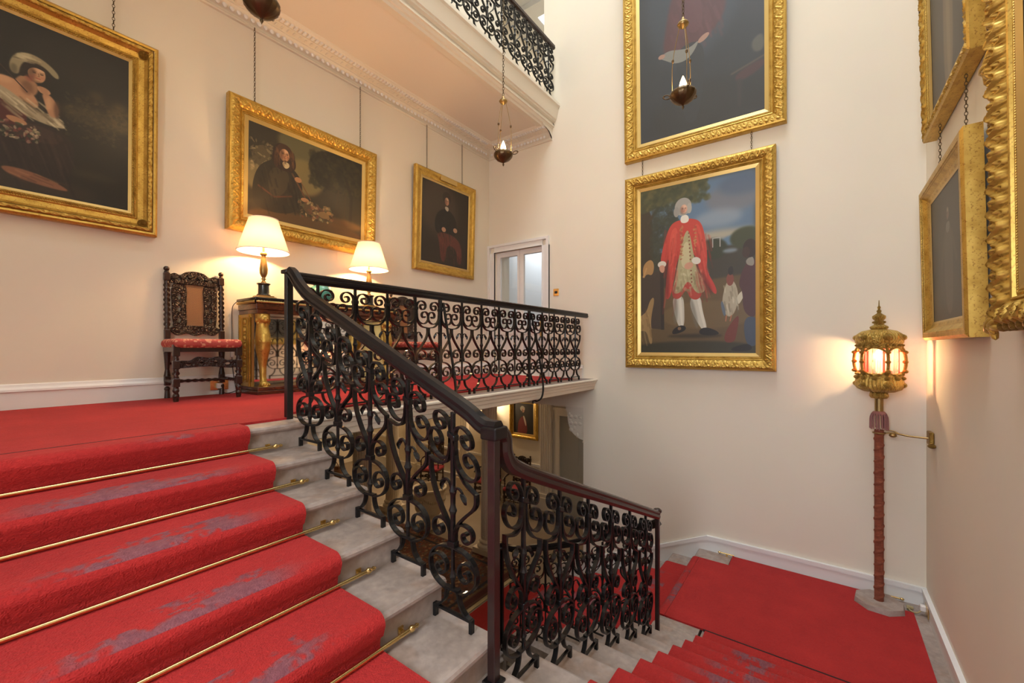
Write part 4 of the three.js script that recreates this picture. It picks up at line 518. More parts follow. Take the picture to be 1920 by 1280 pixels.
// ------------------------------------------------------------ frames
// height of the carved running ornament at u along and v across (0..1): leafy S-scrolls on a stem
function carve(u, v, rep) {
  const p = u / rep, i = Math.floor(p), f = p - i, up = i % 2 ? -1 : 1; let h = 0;
  const dx = (f - 0.5) * 2, dy = (v - 0.5 - 0.16 * up) * 2.4, r = Math.hypot(dx, dy), a = Math.atan2(dy, dx) * up;
  h = Math.max(h, (0.5 + 0.5 * Math.cos(a + r * 9.5)) * Math.max(0, 1 - r * 0.9));
  const st = Math.abs(v - 0.5 + 0.27 * Math.sin(p * Math.PI)); h = Math.max(h, Math.max(0, 1 - st * 7));
  h = Math.max(h, 0.75 * Math.max(0, Math.sin(p * Math.PI * 5 + v * 5)) * Math.max(0, Math.sin(v * Math.PI)) * (r > 0.75 ? 1 : 0.2));
  return h;
}
function frameSides(w, h, prof, relief) { // prof: [inset, out]; four mitred sides, uv in metres; relief: [depth, repeat]
  let pr = prof;
  if (relief) { pr = []; for (let i = 0; i + 1 < prof.length; i++) { const L = Math.hypot(prof[i + 1][0] - prof[i][0], prof[i + 1][1] - prof[i][1]), n = Math.max(1, Math.round(L / relief[2])); for (let k = 0; k < n; k++) pr.push([prof[i][0] + (prof[i + 1][0] - prof[i][0]) * k / n, prof[i][1] + (prof[i + 1][1] - prof[i][1]) * k / n]); } pr.push(prof.at(-1)); }
  const out = [], us = [0]; for (let i = 1; i < pr.length; i++) us.push(us[i - 1] + Math.hypot(pr[i][0] - pr[i - 1][0], pr[i][1] - pr[i - 1][1]));
  for (let s = 0; s < 4; s++) {
    const L = s % 2 ? h : w, n = Math.max(2, Math.ceil(L / (relief ? relief[2] : 0.4))), rep = relief ? L / Math.max(2, 2 * Math.round(L / relief[1] / 2)) : 1;
    const rows = pr.map(([d, o], r) => { const a = w / 2 - d, b = h / 2 - d, c = [[-a, -b], [a, -b], [a, b], [-a, b]], p = c[s], q = c[(s + 1) % 4]; return Array.from({ length: n + 1 }, (_, j) => { const t = j / n, len = s % 2 ? 2 * b : 2 * a, pos = (L - len) / 2 + len * t, e = relief ? relief[0] * carve(pos, us[r] / us.at(-1), rep) * Math.min(1, r, pr.length - 1 - r) : 0; return [p[0] + (q[0] - p[0]) * t, h / 2 + p[1] + (q[1] - p[1]) * t, o + e]; }); });
    out.push(gridGeo(rows, Array.from({ length: n + 1 }, (_, j) => L * j / n + s * 0.37), us, !relief));
  }
  return merge(out);
}
function chain(x, y0, y1, z, s = 0.011) { const l = [], n = Math.max(2, Math.round((y1 - y0) / (s * 2.3))); for (let i = 0; i < n; i++) { const t = new THREE.TorusGeometry(s, s * 0.26, 5, 10); t.scale(0.72, 1.25, 1); if (i % 2) t.rotateY(Math.PI / 2); t.translate(x, y0 + (i + 0.5) * (y1 - y0) / n, z); l.push(t); } return merge(l); }
function picture({ name = 'framed_painting', label, pos, turn, w, h, art, bands, tilt = 0, gloss = 0.32, coat = 0.3, chains = [], extra, slip }) {
  const o = thing(name, label, 'painting', pos, turn); const f = part('frame', o); f.rotation.x = tilt;
  for (const [n, mat, prof, relief] of bands) mesh(n, frameSides(w, h, prof, relief), mat, f);
  const [ins, lift] = bands.at(-1)[2].at(-1), cw = w - 2 * ins, ch = h - 2 * ins;
  const g = new THREE.BoxGeometry(cw + 0.01, ch + 0.01, 0.012).translate(0, h / 2, lift - 0.008); const cm = phy({ map: art, roughness: 0.6, clearcoat: coat, clearcoatRoughness: gloss });
  const c = mesh('canvas', g, cm, o); c.rotation.x = tilt;
  mesh('backing', box(-w / 2 + 0.02, w / 2 - 0.02, 0.02, h - 0.02, 0.0, 0.012), M.oak, f);
  for (const [cx, y0, y1, z] of chains) mesh('hanging_chain', [chain(cx, y0, y1, z), new THREE.TorusGeometry(0.018, 0.004, 6, 14).translate(cx, y0 + 0.005, z)], M.chainMetal, o);
  if (extra) extra(o, f);
  return o;
}
const PI2 = Math.PI / 2;
const carvedBands = (W, D, deep = 0.013) => [['outer_moulding', M.gilt, [[0, 0], [0, D * 0.75], [W * 0.05, D * 0.92], [W * 0.1, D * 0.95]]], ['carved_border', M.gilt, [[W * 0.1, D * 0.95], [W * 0.2, D * 1.02], [W * 0.42, D * 0.9], [W * 0.6, D * 0.6]], [deep, W * 0.26, W > 0.15 ? 0.0055 : 0.01]], ['inner_moulding', M.gilt, [[W * 0.6, D * 0.6], [W * 0.62, D * 0.7], [W * 0.66, D * 0.66], [W * 0.68, D * 0.5]]], ['beaded_edge', M.giltBead, [[W * 0.68, D * 0.5], [W * 0.73, D * 0.56], [W * 0.78, D * 0.48]]], ['slip', M.giltPale, [[W * 0.78, D * 0.48], [W * 0.8, D * 0.52], [W, D * 0.38]]]];
// left wall
picture({ label: 'gilt framed painting of a woman in a white turban leaning on her hand', pos: [XL + 0.005, 1.40, -0.27], turn: PI2, w: 1.75, h: 1.585, art: ART.girl, tilt: 0.025,
  bands: [['outer_moulding', M.gilt, [[0, 0], [0, 0.06], [0.015, 0.075], [0.03, 0.07]]], ['leaf_moulding', M.gilt, [[0.03, 0.062], [0.045, 0.072], [0.062, 0.07], [0.07, 0.06]], [0.012, 0.05, 0.006]], ['cove', M.gilt, [[0.07, 0.066], [0.09, 0.045], [0.125, 0.038], [0.135, 0.045]]], ['beaded_edge', M.giltBead, [[0.135, 0.045], [0.15, 0.05], [0.165, 0.04]]], ['slip', M.giltPale, [[0.165, 0.04], [0.185, 0.03]]]],
  chains: [[0.6, 1.585, 2.28, 0.05]], extra: (o, f) => { for (const [sx, sy] of [[1, 1], [1, -1], [-1, 1], [-1, -1]]) mesh('corner_ornament', [ball(0.035, 0.035, 0.02, sx * (0.875 - 0.095), 0.7925 + sy * (0.7925 - 0.095), 0.055, 12), ball(0.02, 0.02, 0.03, sx * (0.875 - 0.095), 0.7925 + sy * (0.7925 - 0.095), 0.055, 10)], M.giltDark, f); } });
picture({ label: 'wide gilt framed painting of a hunter with dead game, above the lamps', pos: [XL + 0.005, 1.60, -2.505], turn: PI2, w: 1.66, h: 1.30, art: ART.hunter, tilt: 0.03, bands: carvedBands(0.188, 0.085), chains: [[-0.585, 1.30, 2.06, 0.06], [0.62, 1.30, 2.06, 0.06]] });
picture({ label: 'gilt framed portrait of a seated man with a name tablet on the frame', pos: [XL + 0.005, 1.56, -4.615], turn: PI2, w: 1.26, h: 1.46, art: ART.seated, tilt: 0.03,
  bands: [['outer_moulding', M.gilt, [[0, 0], [0, 0.05], [0.02, 0.065], [0.05, 0.06]]], ['cove', M.gilt, [[0.05, 0.06], [0.07, 0.045], [0.11, 0.035]]], ['slip', M.giltPale, [[0.11, 0.035], [0.125, 0.04], [0.145, 0.028]]]],
  chains: [[-0.39, 1.46, 2.10, 0.05], [0.35, 1.46, 2.10, 0.05]], extra: (o, f) => mesh('name_tablet', rbox(-0.17, 0.17, 1.37, 1.445, 0.055, 0.075, 0.004), M.giltPale, f) });
// back wall
picture({ label: 'tall gilt framed portrait of a man standing in a red coat with hounds and game', pos: [-1.315, 0.185, ZB + 0.005], turn: 0, w: 1.76, h: 2.56, art: ART.redcoat, tilt: 0.008, bands: carvedBands(0.205, 0.09), chains: [[-0.66, 2.56, 2.785, 0.02], [0.63, 2.56, 2.785, 0.02]], gloss: 0.4 });
picture({ label: 'uppermost large gilt framed portrait of a man in red holding a white paper', pos: [-1.27, 2.975, ZB + 0.005], turn: 0, w: 1.87, h: 2.86, art: ART.gentleman, tilt: 0.03, coat: 0.9, bands: carvedBands(0.215, 0.095), gloss: 0.3 });
// right wall
picture({ label: 'gilt framed portrait of a robed figure hung above the smaller portrait beside the corner', pos: [XR - 0.005, 2.26, -4.45], turn: -PI2, w: 1.48, h: 1.9, art: ART.robed, tilt: 0.02, bands: [['outer_moulding', M.gilt, [[0, 0], [0, 0.085], [0.015, 0.095]]], ['carved_border', M.gilt, [[0.015, 0.085], [0.05, 0.09], [0.1, 0.07]], [0.016, 0.07, 0.0065]], ['beaded_edge', M.giltBead, [[0.1, 0.075], [0.12, 0.078], [0.14, 0.06]]], ['slip', M.giltPale, [[0.14, 0.06], [0.165, 0.045]]]] });
picture({ label: 'plain gilt framed portrait of a pale standing figure above the lantern bracket', pos: [XR - 0.005, 0.52, -4.43], turn: -PI2, w: 1.42, h: 1.29, art: ART.standing, tilt: 0.02, chains: [[-0.38, 1.29, 1.735, 0.04], [0.4, 1.29, 1.735, 0.04]], bands: [['outer_moulding', M.gilt, [[0, 0], [0, 0.085], [0.02, 0.1], [0.045, 0.1]]], ['beaded_edge', M.giltBead, [[0.045, 0.1], [0.06, 0.1], [0.075, 0.085]]], ['cove', M.gilt, [[0.075, 0.085], [0.1, 0.06], [0.135, 0.05]]], ['slip', M.giltPale, [[0.135, 0.05], [0.15, 0.045]]]] });
picture({ label: 'massive gilt frame with carved leaf corners at the near end of the right wall', pos: [XR - 0.005, 0.54, -2.3], turn: -PI2, w: 1.85, h: 2.7, art: ART.dark, tilt: 0.01, bands: carvedBands(0.24, 0.10, 0.03), extra: (o, f) => {
  const W = 1.85, H = 2.7, leafAt = (x, y, a, s) => { const l = []; for (let i = -2; i <= 2; i++) l.push(ball(0.04 * s, 0.014 * s, 0.016 * s, -0.01 * s - 0.012 * s * Math.abs(i), 0, 0.006 * (2 - Math.abs(i)), 8).rotateZ(i * 0.42)); const g = merge(l); g.rotateZ(a); g.translate(x, y, 0.1); return g; };
  for (const [x, y, a] of [[-W / 2 + 0.02, 0.02, Math.PI * 1.25], [W / 2 - 0.02, 0.02, -Math.PI / 4], [-W / 2 + 0.02, H - 0.02, Math.PI * 0.75], [W / 2 - 0.02, H - 0.02, Math.PI / 4], [-W / 2, H / 2, Math.PI], [W / 2, H / 2, 0], [0, 0, -PI2], [0, H, PI2]]) mesh('leaf_ornament', [leafAt(x, y, a, 1.5), leafAt(x, y, a + 0.9, 1.1), leafAt(x, y, a - 0.9, 1.1)], M.gilt, f);
  const edge = []; for (let y = 0.12; y < H - 0.1; y += 0.085) for (const sx of [-1, 1]) edge.push(ball(0.026, 0.034, 0.026, sx * (W / 2 - 0.02), y, 0.085, 7)); for (let x = -W / 2 + 0.12; x < W / 2 - 0.1; x += 0.085) for (const y of [0.02, H - 0.02]) edge.push(ball(0.034, 0.026, 0.026, x, y, 0.085, 7));
  mesh('carved_edge', edge, M.giltDark, f).userData.kind = 'stuff';
} });
// ------------------------------------------------------------ carved chairs
function twist(r, y0, y1, turns) { const n = Math.ceil((y1 - y0) / 0.012), m = 12, rows = [], us = Array.from({ length: m + 1 }, (_, j) => j / m * 0.1), vs = []; for (let i = 0; i <= n; i++) { const y = y0 + (y1 - y0) * i / n, ph = turns * 2 * Math.PI * i / n, e = Math.min(1, i / 2, (n - i) / 2); vs.push(y); rows.push(us.map((_, j) => { const a = j / m * 2 * Math.PI, q = r * (0.82 + 0.3 * e * Math.cos(2 * (a - ph))); return [q * Math.cos(a), y, q * Math.sin(a)]; })); } return gridGeo(rows, us, vs); }
const blk = (r, y0, y1) => rbox(-r, r, y0, y1, -r, r, 0.005, 1);
function carvedChair(label, pos, turn, group, seatMat = M.seat, arms = false) {
  const o = thing('carved_chair', label, 'chair', pos, turn, group);
  for (const sx of [-1, 1]) {
    const X = 0.225 * sx, Z = 0.19, B = 0.205 * sx, ZB2 = -0.19;
    mesh('leg', [blk(0.024, 0.37, 0.47), twist(0.025, 0.335 - 0.0, 0.37, 0.5), blk(0.024, 0.265, 0.335), twist(0.025, 0.19, 0.265, 1), blk(0.024, 0.12, 0.19), ...[0.09, 0.045].map((y) => ball(0.024, 0.024, 0.024, 0, y, 0, 10)), cyl(0.018, 0.022, 0, 0.03, 10), twist(0.022, 0.03, 0.12, 0.5)].map((g) => at(g, X, 0, Z)), M.oak, o);
    mesh('leg', [blk(0.022, 0.40, 0.52), cyl(0.016, 0.026, 0.25, 0.40, 10), cyl(0.026, 0.016, 0.19, 0.25, 10), blk(0.022, 0.11, 0.19), ball(0.022, 0.024, 0.022, 0, 0.08, 0, 10), cyl(0.022, 0.018, 0, 0.07, 10)].map((g) => at(g, B, 0, ZB2)), M.oak, o);
    mesh('back_post', [blk(0.021, 0.52, 0.60), twist(0.024, 0.60, 1.03, 5), blk(0.022, 1.03, 1.10), ball(0.018, 0.012, 0.018, 0, 1.107, 0, 10), ball(0.022, 0.022, 0.022, 0, 1.135, 0, 12)].map((g) => { const h = at(g, B, 0, ZB2), p = h.attributes.position; for (let i = 0; i < p.count; i++) p.setZ(i, p.getZ(i) - 0.04 * (p.getY(i) - 0.5)); return h; }), M.oak, o);
    mesh('stretcher', at(twist(0.014, -0.17, 0.17, 3).rotateX(PI2), (X + B) / 2, 0.155, 0), M.oak, o);
    if (arms) mesh('arm', [tube([[B, 0.72, ZB2], [X * 1.06, 0.74, -0.05], [X * 1.12, 0.70, 0.14], [X * 1.1, 0.66, 0.2]], 0.018, 16, 8), at(twist(0.018, 0.47, 0.70, 2), X * 1.05, 0, 0.15)], M.oak, o);
  }
  const lean = (g) => { const p = g.attributes.position; for (let i = 0; i < p.count; i++) p.setZ(i, p.getZ(i) - 0.04 * (p.getY(i) - 0.5)); return g; };
  const ext = (pts, d, holes = []) => { const s = new THREE.Shape(smooth2(pts, 48).map(([x, y]) => new THREE.Vector2(x, y))); for (const h of holes) { const q = new THREE.Path(); q.absellipse(...h, 0, Math.PI * 2, true, 0); s.holes.push(q); } return metreUV(new THREE.ExtrudeGeometry(s, { depth: d, bevelEnabled: true, bevelSize: 0.004, bevelThickness: 0.004, bevelSegments: 1, curveSegments: 8 })); };
  const Zb = -0.205;
  mesh('crest_rail', [...[ext([[-0.185, 1.02], [-0.19, 1.07], [-0.15, 1.10], [-0.11, 1.085], [-0.07, 1.115], [0, 1.13], [0.07, 1.115], [0.11, 1.085], [0.15, 1.10], [0.19, 1.07], [0.185, 1.02], [0, 1.015], [-0.185, 1.02]], 0.022, [[-0.12, 1.055, 0.018, 0.014], [0.12, 1.055, 0.018, 0.014], [-0.06, 1.07, 0.014, 0.018], [0.06, 1.07, 0.014, 0.018]])], ...[-0.15, -0.09, -0.035, 0.035, 0.09, 0.15].map((x, i) => ball(0.024, 0.02, 0.012, x, 1.085 - Math.abs(x) * 0.15, 0.026, 8))].map((g) => lean(at(g, 0, 0, Zb))), M.oakCarved, o);
  mesh('back_panel', [-1, 1].map((s) => lean(at(ext([[s * 0.155, 0.62], [s * 0.165, 0.8], [s * 0.15, 1.01], [s * 0.08, 1.01], [s * 0.07, 0.8], [s * 0.08, 0.62], [s * 0.155, 0.62]], 0.016, [[s * 0.118, 0.69, 0.014, 0.03], [s * 0.118, 0.79, 0.014, 0.03], [s * 0.115, 0.9, 0.014, 0.03]]), 0, 0, Zb))), M.oakCarved, o);
  mesh('cane_panel', lean(box(-0.078, 0.078, 0.62, 1.01, Zb + 0.004, Zb + 0.012)), M.cane, o);
  mesh('lower_rail', lean(at(ext([[-0.185, 0.6], [-0.17, 0.62], [0, 0.635], [0.17, 0.62], [0.185, 0.6], [0.14, 0.555], [0.06, 0.57], [0, 0.55], [-0.06, 0.57], [-0.14, 0.555], [-0.185, 0.6]], 0.02, [[-0.1, 0.592, 0.02, 0.01], [0.1, 0.592, 0.02, 0.01]]), 0, 0, Zb)), M.oakCarved, o);
  mesh('seat_frame', [rbox(-0.235, 0.235, 0.405, 0.445, 0.175, 0.205, 0.004), rbox(-0.22, 0.22, 0.405, 0.445, -0.205, -0.175, 0.004), rbox(-0.235, -0.2, 0.405, 0.445, -0.19, 0.19, 0.004), rbox(0.2, 0.235, 0.405, 0.445, -0.19, 0.19, 0.004)], M.oak, o);
  { const g = new RoundedBoxGeometry(0.5, 0.075, 0.44, 5, 0.035), p = g.attributes.position; for (let i = 0; i < p.count; i++) if (p.getY(i) > 0) p.setY(i, p.getY(i) + 0.02 * Math.max(0, 1 - (p.getX(i) / 0.25) ** 2) * Math.max(0, 1 - (p.getZ(i) / 0.22) ** 2)); g.translate(0, 0.475, 0.01); mesh('seat_cushion', metreUV(g), seatMat, o); }
  mesh('front_stretcher', [at(ext([[-0.2, 0.275], [-0.2, 0.325], [-0.13, 0.33], [-0.08, 0.36], [0, 0.35], [0.08, 0.36], [0.13, 0.33], [0.2, 0.325], [0.2, 0.275], [0, 0.285], [-0.2, 0.275]], 0.018, [[-0.14, 0.303, 0.022, 0.011], [0.14, 0.303, 0.022, 0.011], [-0.05, 0.32, 0.016, 0.014], [0.05, 0.32, 0.016, 0.014]]), 0, 0, 0.18)], M.oakCarved, o);
  mesh('stretcher', [at(twist(0.014, -0.2, 0.2, 4).rotateZ(PI2), 0, 0.155, 0.0), at(twist(0.013, -0.19, 0.19, 4).rotateZ(PI2), 0, 0.3, -0.19)], M.oak, o);
  return o;
}
carvedChair('carved dark oak chair with cane back and pink seat, left of the gilt console', [-4.43, 0.014, -1.415], PI2 - 0.06);
carvedChair('carved oak cane-back chair half hidden behind the landing balustrade', [-4.40, 0.014, -3.80], PI2 + 0.03);

// ------------------------------------------------------------ console table against the left wall
{
  const o = thing('console_table', 'rosewood and gilt console table with lion legs and mirrored back', 'console table', [XL + 0.035, 0.014, -2.575], PI2), W = 0.78, D = 0.40;
  mesh('plinth', [rbox(-W - 0.01, W + 0.01, 0, 0.035, 0, D + 0.015, 0.006), rbox(-W, W, 0.035, 0.07, 0, D, 0.008)], M.rosewood, o);
  for (const s of [-1, 1]) {
    const e = part('end_panel', o);
    mesh('board', [box(s * W * 0.995, s * (W - 0.035), 0.07, 0.76, 0.0, 0.235), box(s * W, s * (W - 0.02), 0.07, 0.11, 0.0, 0.25), box(s * W, s * (W - 0.02), 0.73, 0.76, 0, 0.25)], M.giltPale, e);
    mesh('moulding', [box(s * (W + 0.006), s * (W - 0.01), 0.11, 0.73, 0.07, 0.085), box(s * (W + 0.006), s * (W - 0.01), 0.11, 0.73, 0.155, 0.17), box(s * (W - 0.01), s * (W + 0.012), 0.07, 0.76, 0.0, 0.02), box(s * (W - 0.01), s * (W + 0.012), 0.07, 0.76, 0.215, 0.235)], M.gilt, e);
    const orn = []; for (let i = 0; i < 8; i++) { const y = 0.15 + i * 0.077; orn.push(ball(0.012, 0.026, 0.011, s * W, y, 0.11, 8), ball(0.012, 0.026, 0.011, s * W, y, 0.13, 8), ball(0.014, 0.012, 0.02, s * W, y + 0.036, 0.12, 8)); }
    mesh('leaf_ornament', orn, M.gilt, e);
    // lion monopod
    const leg = part('lion_leg', o), cx = s * (W - 0.075), ring = [[0.07, 0.345, 0.034, 0.05], [0.10, 0.335, 0.026, 0.03], [0.16, 0.325, 0.022, 0.024], [0.26, 0.32, 0.025, 0.028], [0.34, 0.32, 0.034, 0.042], [0.42, 0.325, 0.046, 0.06], [0.50, 0.33, 0.05, 0.068], [0.57, 0.325, 0.048, 0.062], [0.63, 0.315, 0.042, 0.05], [0.67, 0.315, 0.04, 0.045], [0.72, 0.32, 0.048, 0.055], [0.76, 0.315, 0.05, 0.055]];
    const c = new THREE.CatmullRomCurve3(ring.map(([y, z]) => V3(0, y, z))), n = 40, rows = [], vs = [], us = Array.from({ length: 17 }, (_, j) => j / 16 * 0.3);
    for (let i = 0; i <= n; i++) { const t = i / n * (ring.length - 1), k = Math.min(ring.length - 2, t | 0), f = t - k, q = f * f * (3 - 2 * f), L = ring[k].map((v, m) => v + (ring[k + 1][m] - v) * q); vs.push(L[0]); rows.push(us.map((_, j) => { const a = j / 16 * Math.PI * 2; const q = 1.25; return [cx + q * L[2] * Math.cos(a), L[0], L[1] + q * L[3] * Math.sin(a)]; })); }
    mesh('leg', gridGeo(rows, us, vs), M.gilt, leg);
    mesh('paw', [-0.03, -0.01, 0.012, 0.032].map((d, i) => ball(0.014, 0.018, 0.034, cx + d, 0.088, 0.372 - Math.abs(d) * 0.3, 10)).concat([ball(0.042, 0.028, 0.04, cx, 0.095, 0.345, 12)]), M.gilt, leg);
    mesh('lion_head', [ball(0.05, 0.048, 0.05, cx, 0.715, 0.345, 14), ball(0.028, 0.024, 0.03, cx, 0.70, 0.39, 10), ball(0.012, 0.01, 0.01, cx, 0.712, 0.417, 8), ball(0.016, 0.018, 0.01, cx - 0.04, 0.748, 0.345, 8), ball(0.016, 0.018, 0.01, cx + 0.04, 0.748, 0.345, 8), ...Array.from({ length: 10 }, (_, i) => ball(0.018, 0.026, 0.02, cx + 0.052 * Math.cos(i * 0.63), 0.70 + 0.045 * Math.sin(i * 0.63), 0.325, 8))], M.gilt, leg);
    mesh('acanthus_leaf', Array.from({ length: 7 }, (_, i) => { const a = (i - 3) * 0.3; return ball(0.009, 0.05 - Math.abs(i - 3) * 0.006, 0.009, 0, 0.045, 0, 8).rotateZ(a).translate(cx, 0.46, 0.402 - Math.abs(i - 3) * 0.008); }), M.gilt, leg);
  }
  mesh('mirror_back', box(-W + 0.04, W - 0.04, 0.075, 0.755, 0.006, 0.012), M.mirror, o);
  mesh('frieze', [rbox(-W - 0.005, W + 0.005, 0.76, 0.80, 0, D - 0.01, 0.004), rbox(-W - 0.015, W + 0.015, 0.80, 0.855, 0, D, 0.006)], M.rosewood, o);
  const rope = (a, b) => { const g = twist(0.014, -Math.hypot(b[0] - a[0], b[1] - a[1]) / 2, Math.hypot(b[0] - a[0], b[1] - a[1]) / 2, Math.hypot(b[0] - a[0], b[1] - a[1]) / 0.05); g.rotateZ(PI2); g.rotateY(-Math.atan2(b[1] - a[1], b[0] - a[0])); return g.translate((a[0] + b[0]) / 2, 0.87, (a[1] + b[1]) / 2); };
  mesh('rope_moulding', [rope([-W - 0.02, D + 0.005], [W + 0.02, D + 0.005]), rope([-W - 0.02, 0], [-W - 0.02, D]), rope([W + 0.02, 0], [W + 0.02, D])], M.giltPale, o);
  mesh('marble_top', [rbox(-W - 0.02, W + 0.02, 0.86, 0.885, 0, D + 0.005, 0.004), rbox(-W - 0.03, W + 0.03, 0.885, 0.912, 0, D + 0.015, 0.008)], M.blackMarble, o);
}
const TT = 0.014 + 0.912;
{ // table lamps
  const spots = [[-4.40, -1.915, 'brass table lamp with lit cream shade beside the chair with the pink seat'], [-4.40, -3.105, 'brass table lamp with lit cream shade rising behind the balustrade handrail']];
  for (const [x, z, label] of spots) {
    const o = thing('table_lamp', label, 'lamp', [x, TT, z], 0, 'pair of lit lamps on the console');
    mesh('base', [rbox(-0.085, 0.085, 0, 0.018, -0.085, 0.085, 0.004), rbox(-0.07, 0.07, 0.018, 0.03, -0.07, 0.07, 0.003)], M.oldBrass, o);
    mesh('drum', lathe([[0, 0.03], [0.06, 0.03], [0.062, 0.04], [0.05, 0.05], [0.048, 0.13], [0.052, 0.138], [0.06, 0.142], [0.06, 0.152], [0, 0.155]], 28), M.blackLacquer, o);
    mesh('stem', lathe([[0, 0.152], [0.03, 0.155], [0.018, 0.168], [0.012, 0.185], [0.024, 0.195], [0.012, 0.205], [0.02, 0.215], [0.034, 0.25], [0.037, 0.29], [0.03, 0.34], [0.022, 0.39], [0.019, 0.42], [0.03, 0.43], [0.03, 0.445], [0.02, 0.452], [0.01, 0.46], [0.01, 0.52], [0, 0.52]], 28), M.oldBrass, o);
    mesh('bulb', ball(0.032, 0.045, 0.032, 0, 0.565, 0, 14), M.bulb, o);
    mesh('lamp_shade', [lathe([[0.225, 0.46], [0.127, 0.775]], 48)], M.shade, o);
    mesh('shade_rim', [new THREE.TorusGeometry(0.226, 0.004, 6, 48).rotateX(PI2).translate(0, 0.46, 0), new THREE.TorusGeometry(0.128, 0.004, 6, 48).rotateX(PI2).translate(0, 0.775, 0)], M.plastic, o);
    const l = new THREE.PointLight(lin(1, 0.60, 0.27), 2.7, 0, 2); l.position.set(0, 0.565, 0); l.castShadow = true; l.shadow.radius = 2; o.add(l);
  }
  const j = thing('ginger_jar', 'round turquoise glazed jar with a dark lid between the lamps', 'jar', [-4.42, TT, -2.52]);
  mesh('body', lathe([[0, 0], [0.05, 0], [0.055, 0.01], [0.1, 0.06], [0.118, 0.12], [0.105, 0.18], [0.06, 0.21], [0.055, 0.215]], 32), M.jar, j);
  mesh('lid', lathe([[0.085, 0.205], [0.08, 0.225], [0.05, 0.25], [0.015, 0.258], [0.012, 0.27], [0, 0.275]], 28), M.blackLacquer, j);
}
{ // small fittings
  const s = thing('wall_switch', 'small square brass switch plate right of the glazed door', 'switch', [-3.33, 1.305, ZB]);
  mesh('plate', rbox(-0.048, 0.048, -0.055, 0.055, 0, 0.01, 0.004), M.brass, s); mesh('rocker', rbox(-0.022, 0.022, -0.02, 0.018, 0.01, 0.016, 0.002), M.darkPlastic, s);
  const k = thing('wall_socket', 'brass wall socket with grey plug on the skirting under the chair', 'socket', [XL + 0.034, 0.10, -1.62], PI2);
  mesh('plate', rbox(-0.075, 0.075, -0.045, 0.045, 0, 0.008, 0.003), M.brass, k); mesh('plug', rbox(-0.03, 0.02, -0.03, 0.02, 0.008, 0.045, 0.008), M.plastic, k);
  mesh('cord', tube([[0, -0.03, 0.03], [0.03, -0.075, 0.05], [0.12, -0.06, 0.06], [0.17, 0.0, 0.03]], 0.004, 20), M.darkPlastic, k);
  const c = thing('lamp_cord', 'thin black lamp flex with white switch hanging beside the console end', 'cord', [XL + 0.01, 0, -1.745]);
  mesh('flex', tube([[0.12, 0.9, 0.006], [0.02, 0.85, 0.01], [0.012, 0.6, 0.012], [0.012, 0.42, 0.012]], 0.0035, 24), M.darkPlastic, c); mesh('inline_switch', rbox(0.0, 0.024, 0.36, 0.44, 0.0, 0.026, 0.006), M.plastic, c); mesh('flex', tube([[0.012, 0.36, 0.012], [0.012, 0.2, 0.0], [0.03, 0.03, -0.02]], 0.0035, 16), M.darkPlastic, c);
}
// ------------------------------------------------------------ hanging oil lamps fitted with candle bulbs
{
  const bowl = (() => { const prof = [[0.004, -0.085], [0.012, -0.07], [0.03, -0.062], [0.07, -0.04], [0.098, -0.008], [0.104, 0.02], [0.096, 0.04], [0.06, 0.048], [0.02, 0.05]], m = 56, us = Array.from({ length: m + 1 }, (_, j) => j / m), rows = prof.map(([r, y], i) => us.map((u) => { const a = u * Math.PI * 2, k = i > 1 && i < 7 ? 1 + 0.045 * Math.abs(Math.cos(a * 9)) : 1; return [r * k * Math.cos(a), y, r * k * Math.sin(a)]; })); return gridGeo(rows, us, prof.map((_, i) => i)); })();
  const flame = lathe([[0, 0.05], [0.018, 0.055], [0.03, 0.075], [0.031, 0.095], [0.024, 0.125], [0.012, 0.155], [0.003, 0.175], [0, 0.178]], 18);
  for (const [x, y, z, turn, label] of [[-2.905, 2.60, -3.80, 0.5, 'bronze hanging lamp with a glowing candle bulb in front of the gallery ceiling'], [-0.972, 2.60, -3.80, 1.1, 'bronze hanging lamp with a glowing candle bulb in front of the uppermost portrait'], [-2.9, 2.635, -1.25, 0.2, 'bronze hanging lamp bowl cut off by the top of the picture']]) {
    const o = thing('hanging_lamp', label, 'lamp', [x, y, z], turn, 'bronze oil lamps hung in the stairwell');
    mesh('bowl', bowl, M.bronze, o); mesh('finial', lathe([[0, -0.115], [0.005, -0.105], [0.012, -0.092], [0.005, -0.08], [0, -0.08]], 10), M.bronze, o);
    for (const a of [0, 2.09, 4.19]) { const cx = Math.cos(a), sz = Math.sin(a);
      mesh('handle', [new THREE.TorusGeometry(0.024, 0.006, 6, 14).scale(1.25, 0.7, 1).rotateZ(0.35).translate(0.135, 0.035, 0).rotateY(-a)], M.bronze, o);
      const rod = part('suspension_rod', o); mesh('rod', tube([[cx * 0.09, 0.04, sz * 0.09], [cx * 0.085, 0.32, sz * 0.085], [cx * 0.03, 0.6, sz * 0.03]], 0.0028, 8, 5), M.oldBrass, rod); mesh('bead', ball(0.011, 0.018, 0.011, cx * 0.084, 0.33, sz * 0.084, 8), M.bronze, rod); }
    mesh('canopy', lathe([[0, 0.575], [0.015, 0.585], [0.035, 0.6], [0.048, 0.615], [0.04, 0.632], [0.015, 0.64], [0.018, 0.655], [0.01, 0.67], [0, 0.69]], 18), M.oldBrass, o);
    mesh('chain', chain(0, 0.68, 10.18 - y, 0, 0.014), M.chainMetal, o);
    mesh('bulb', flame, M.bulb, o);
    const l = new THREE.PointLight(lin(1, 0.66, 0.33), 0.9, 0, 2); l.position.set(0, 0.11, 0); l.castShadow = true; o.add(l);
  }
}
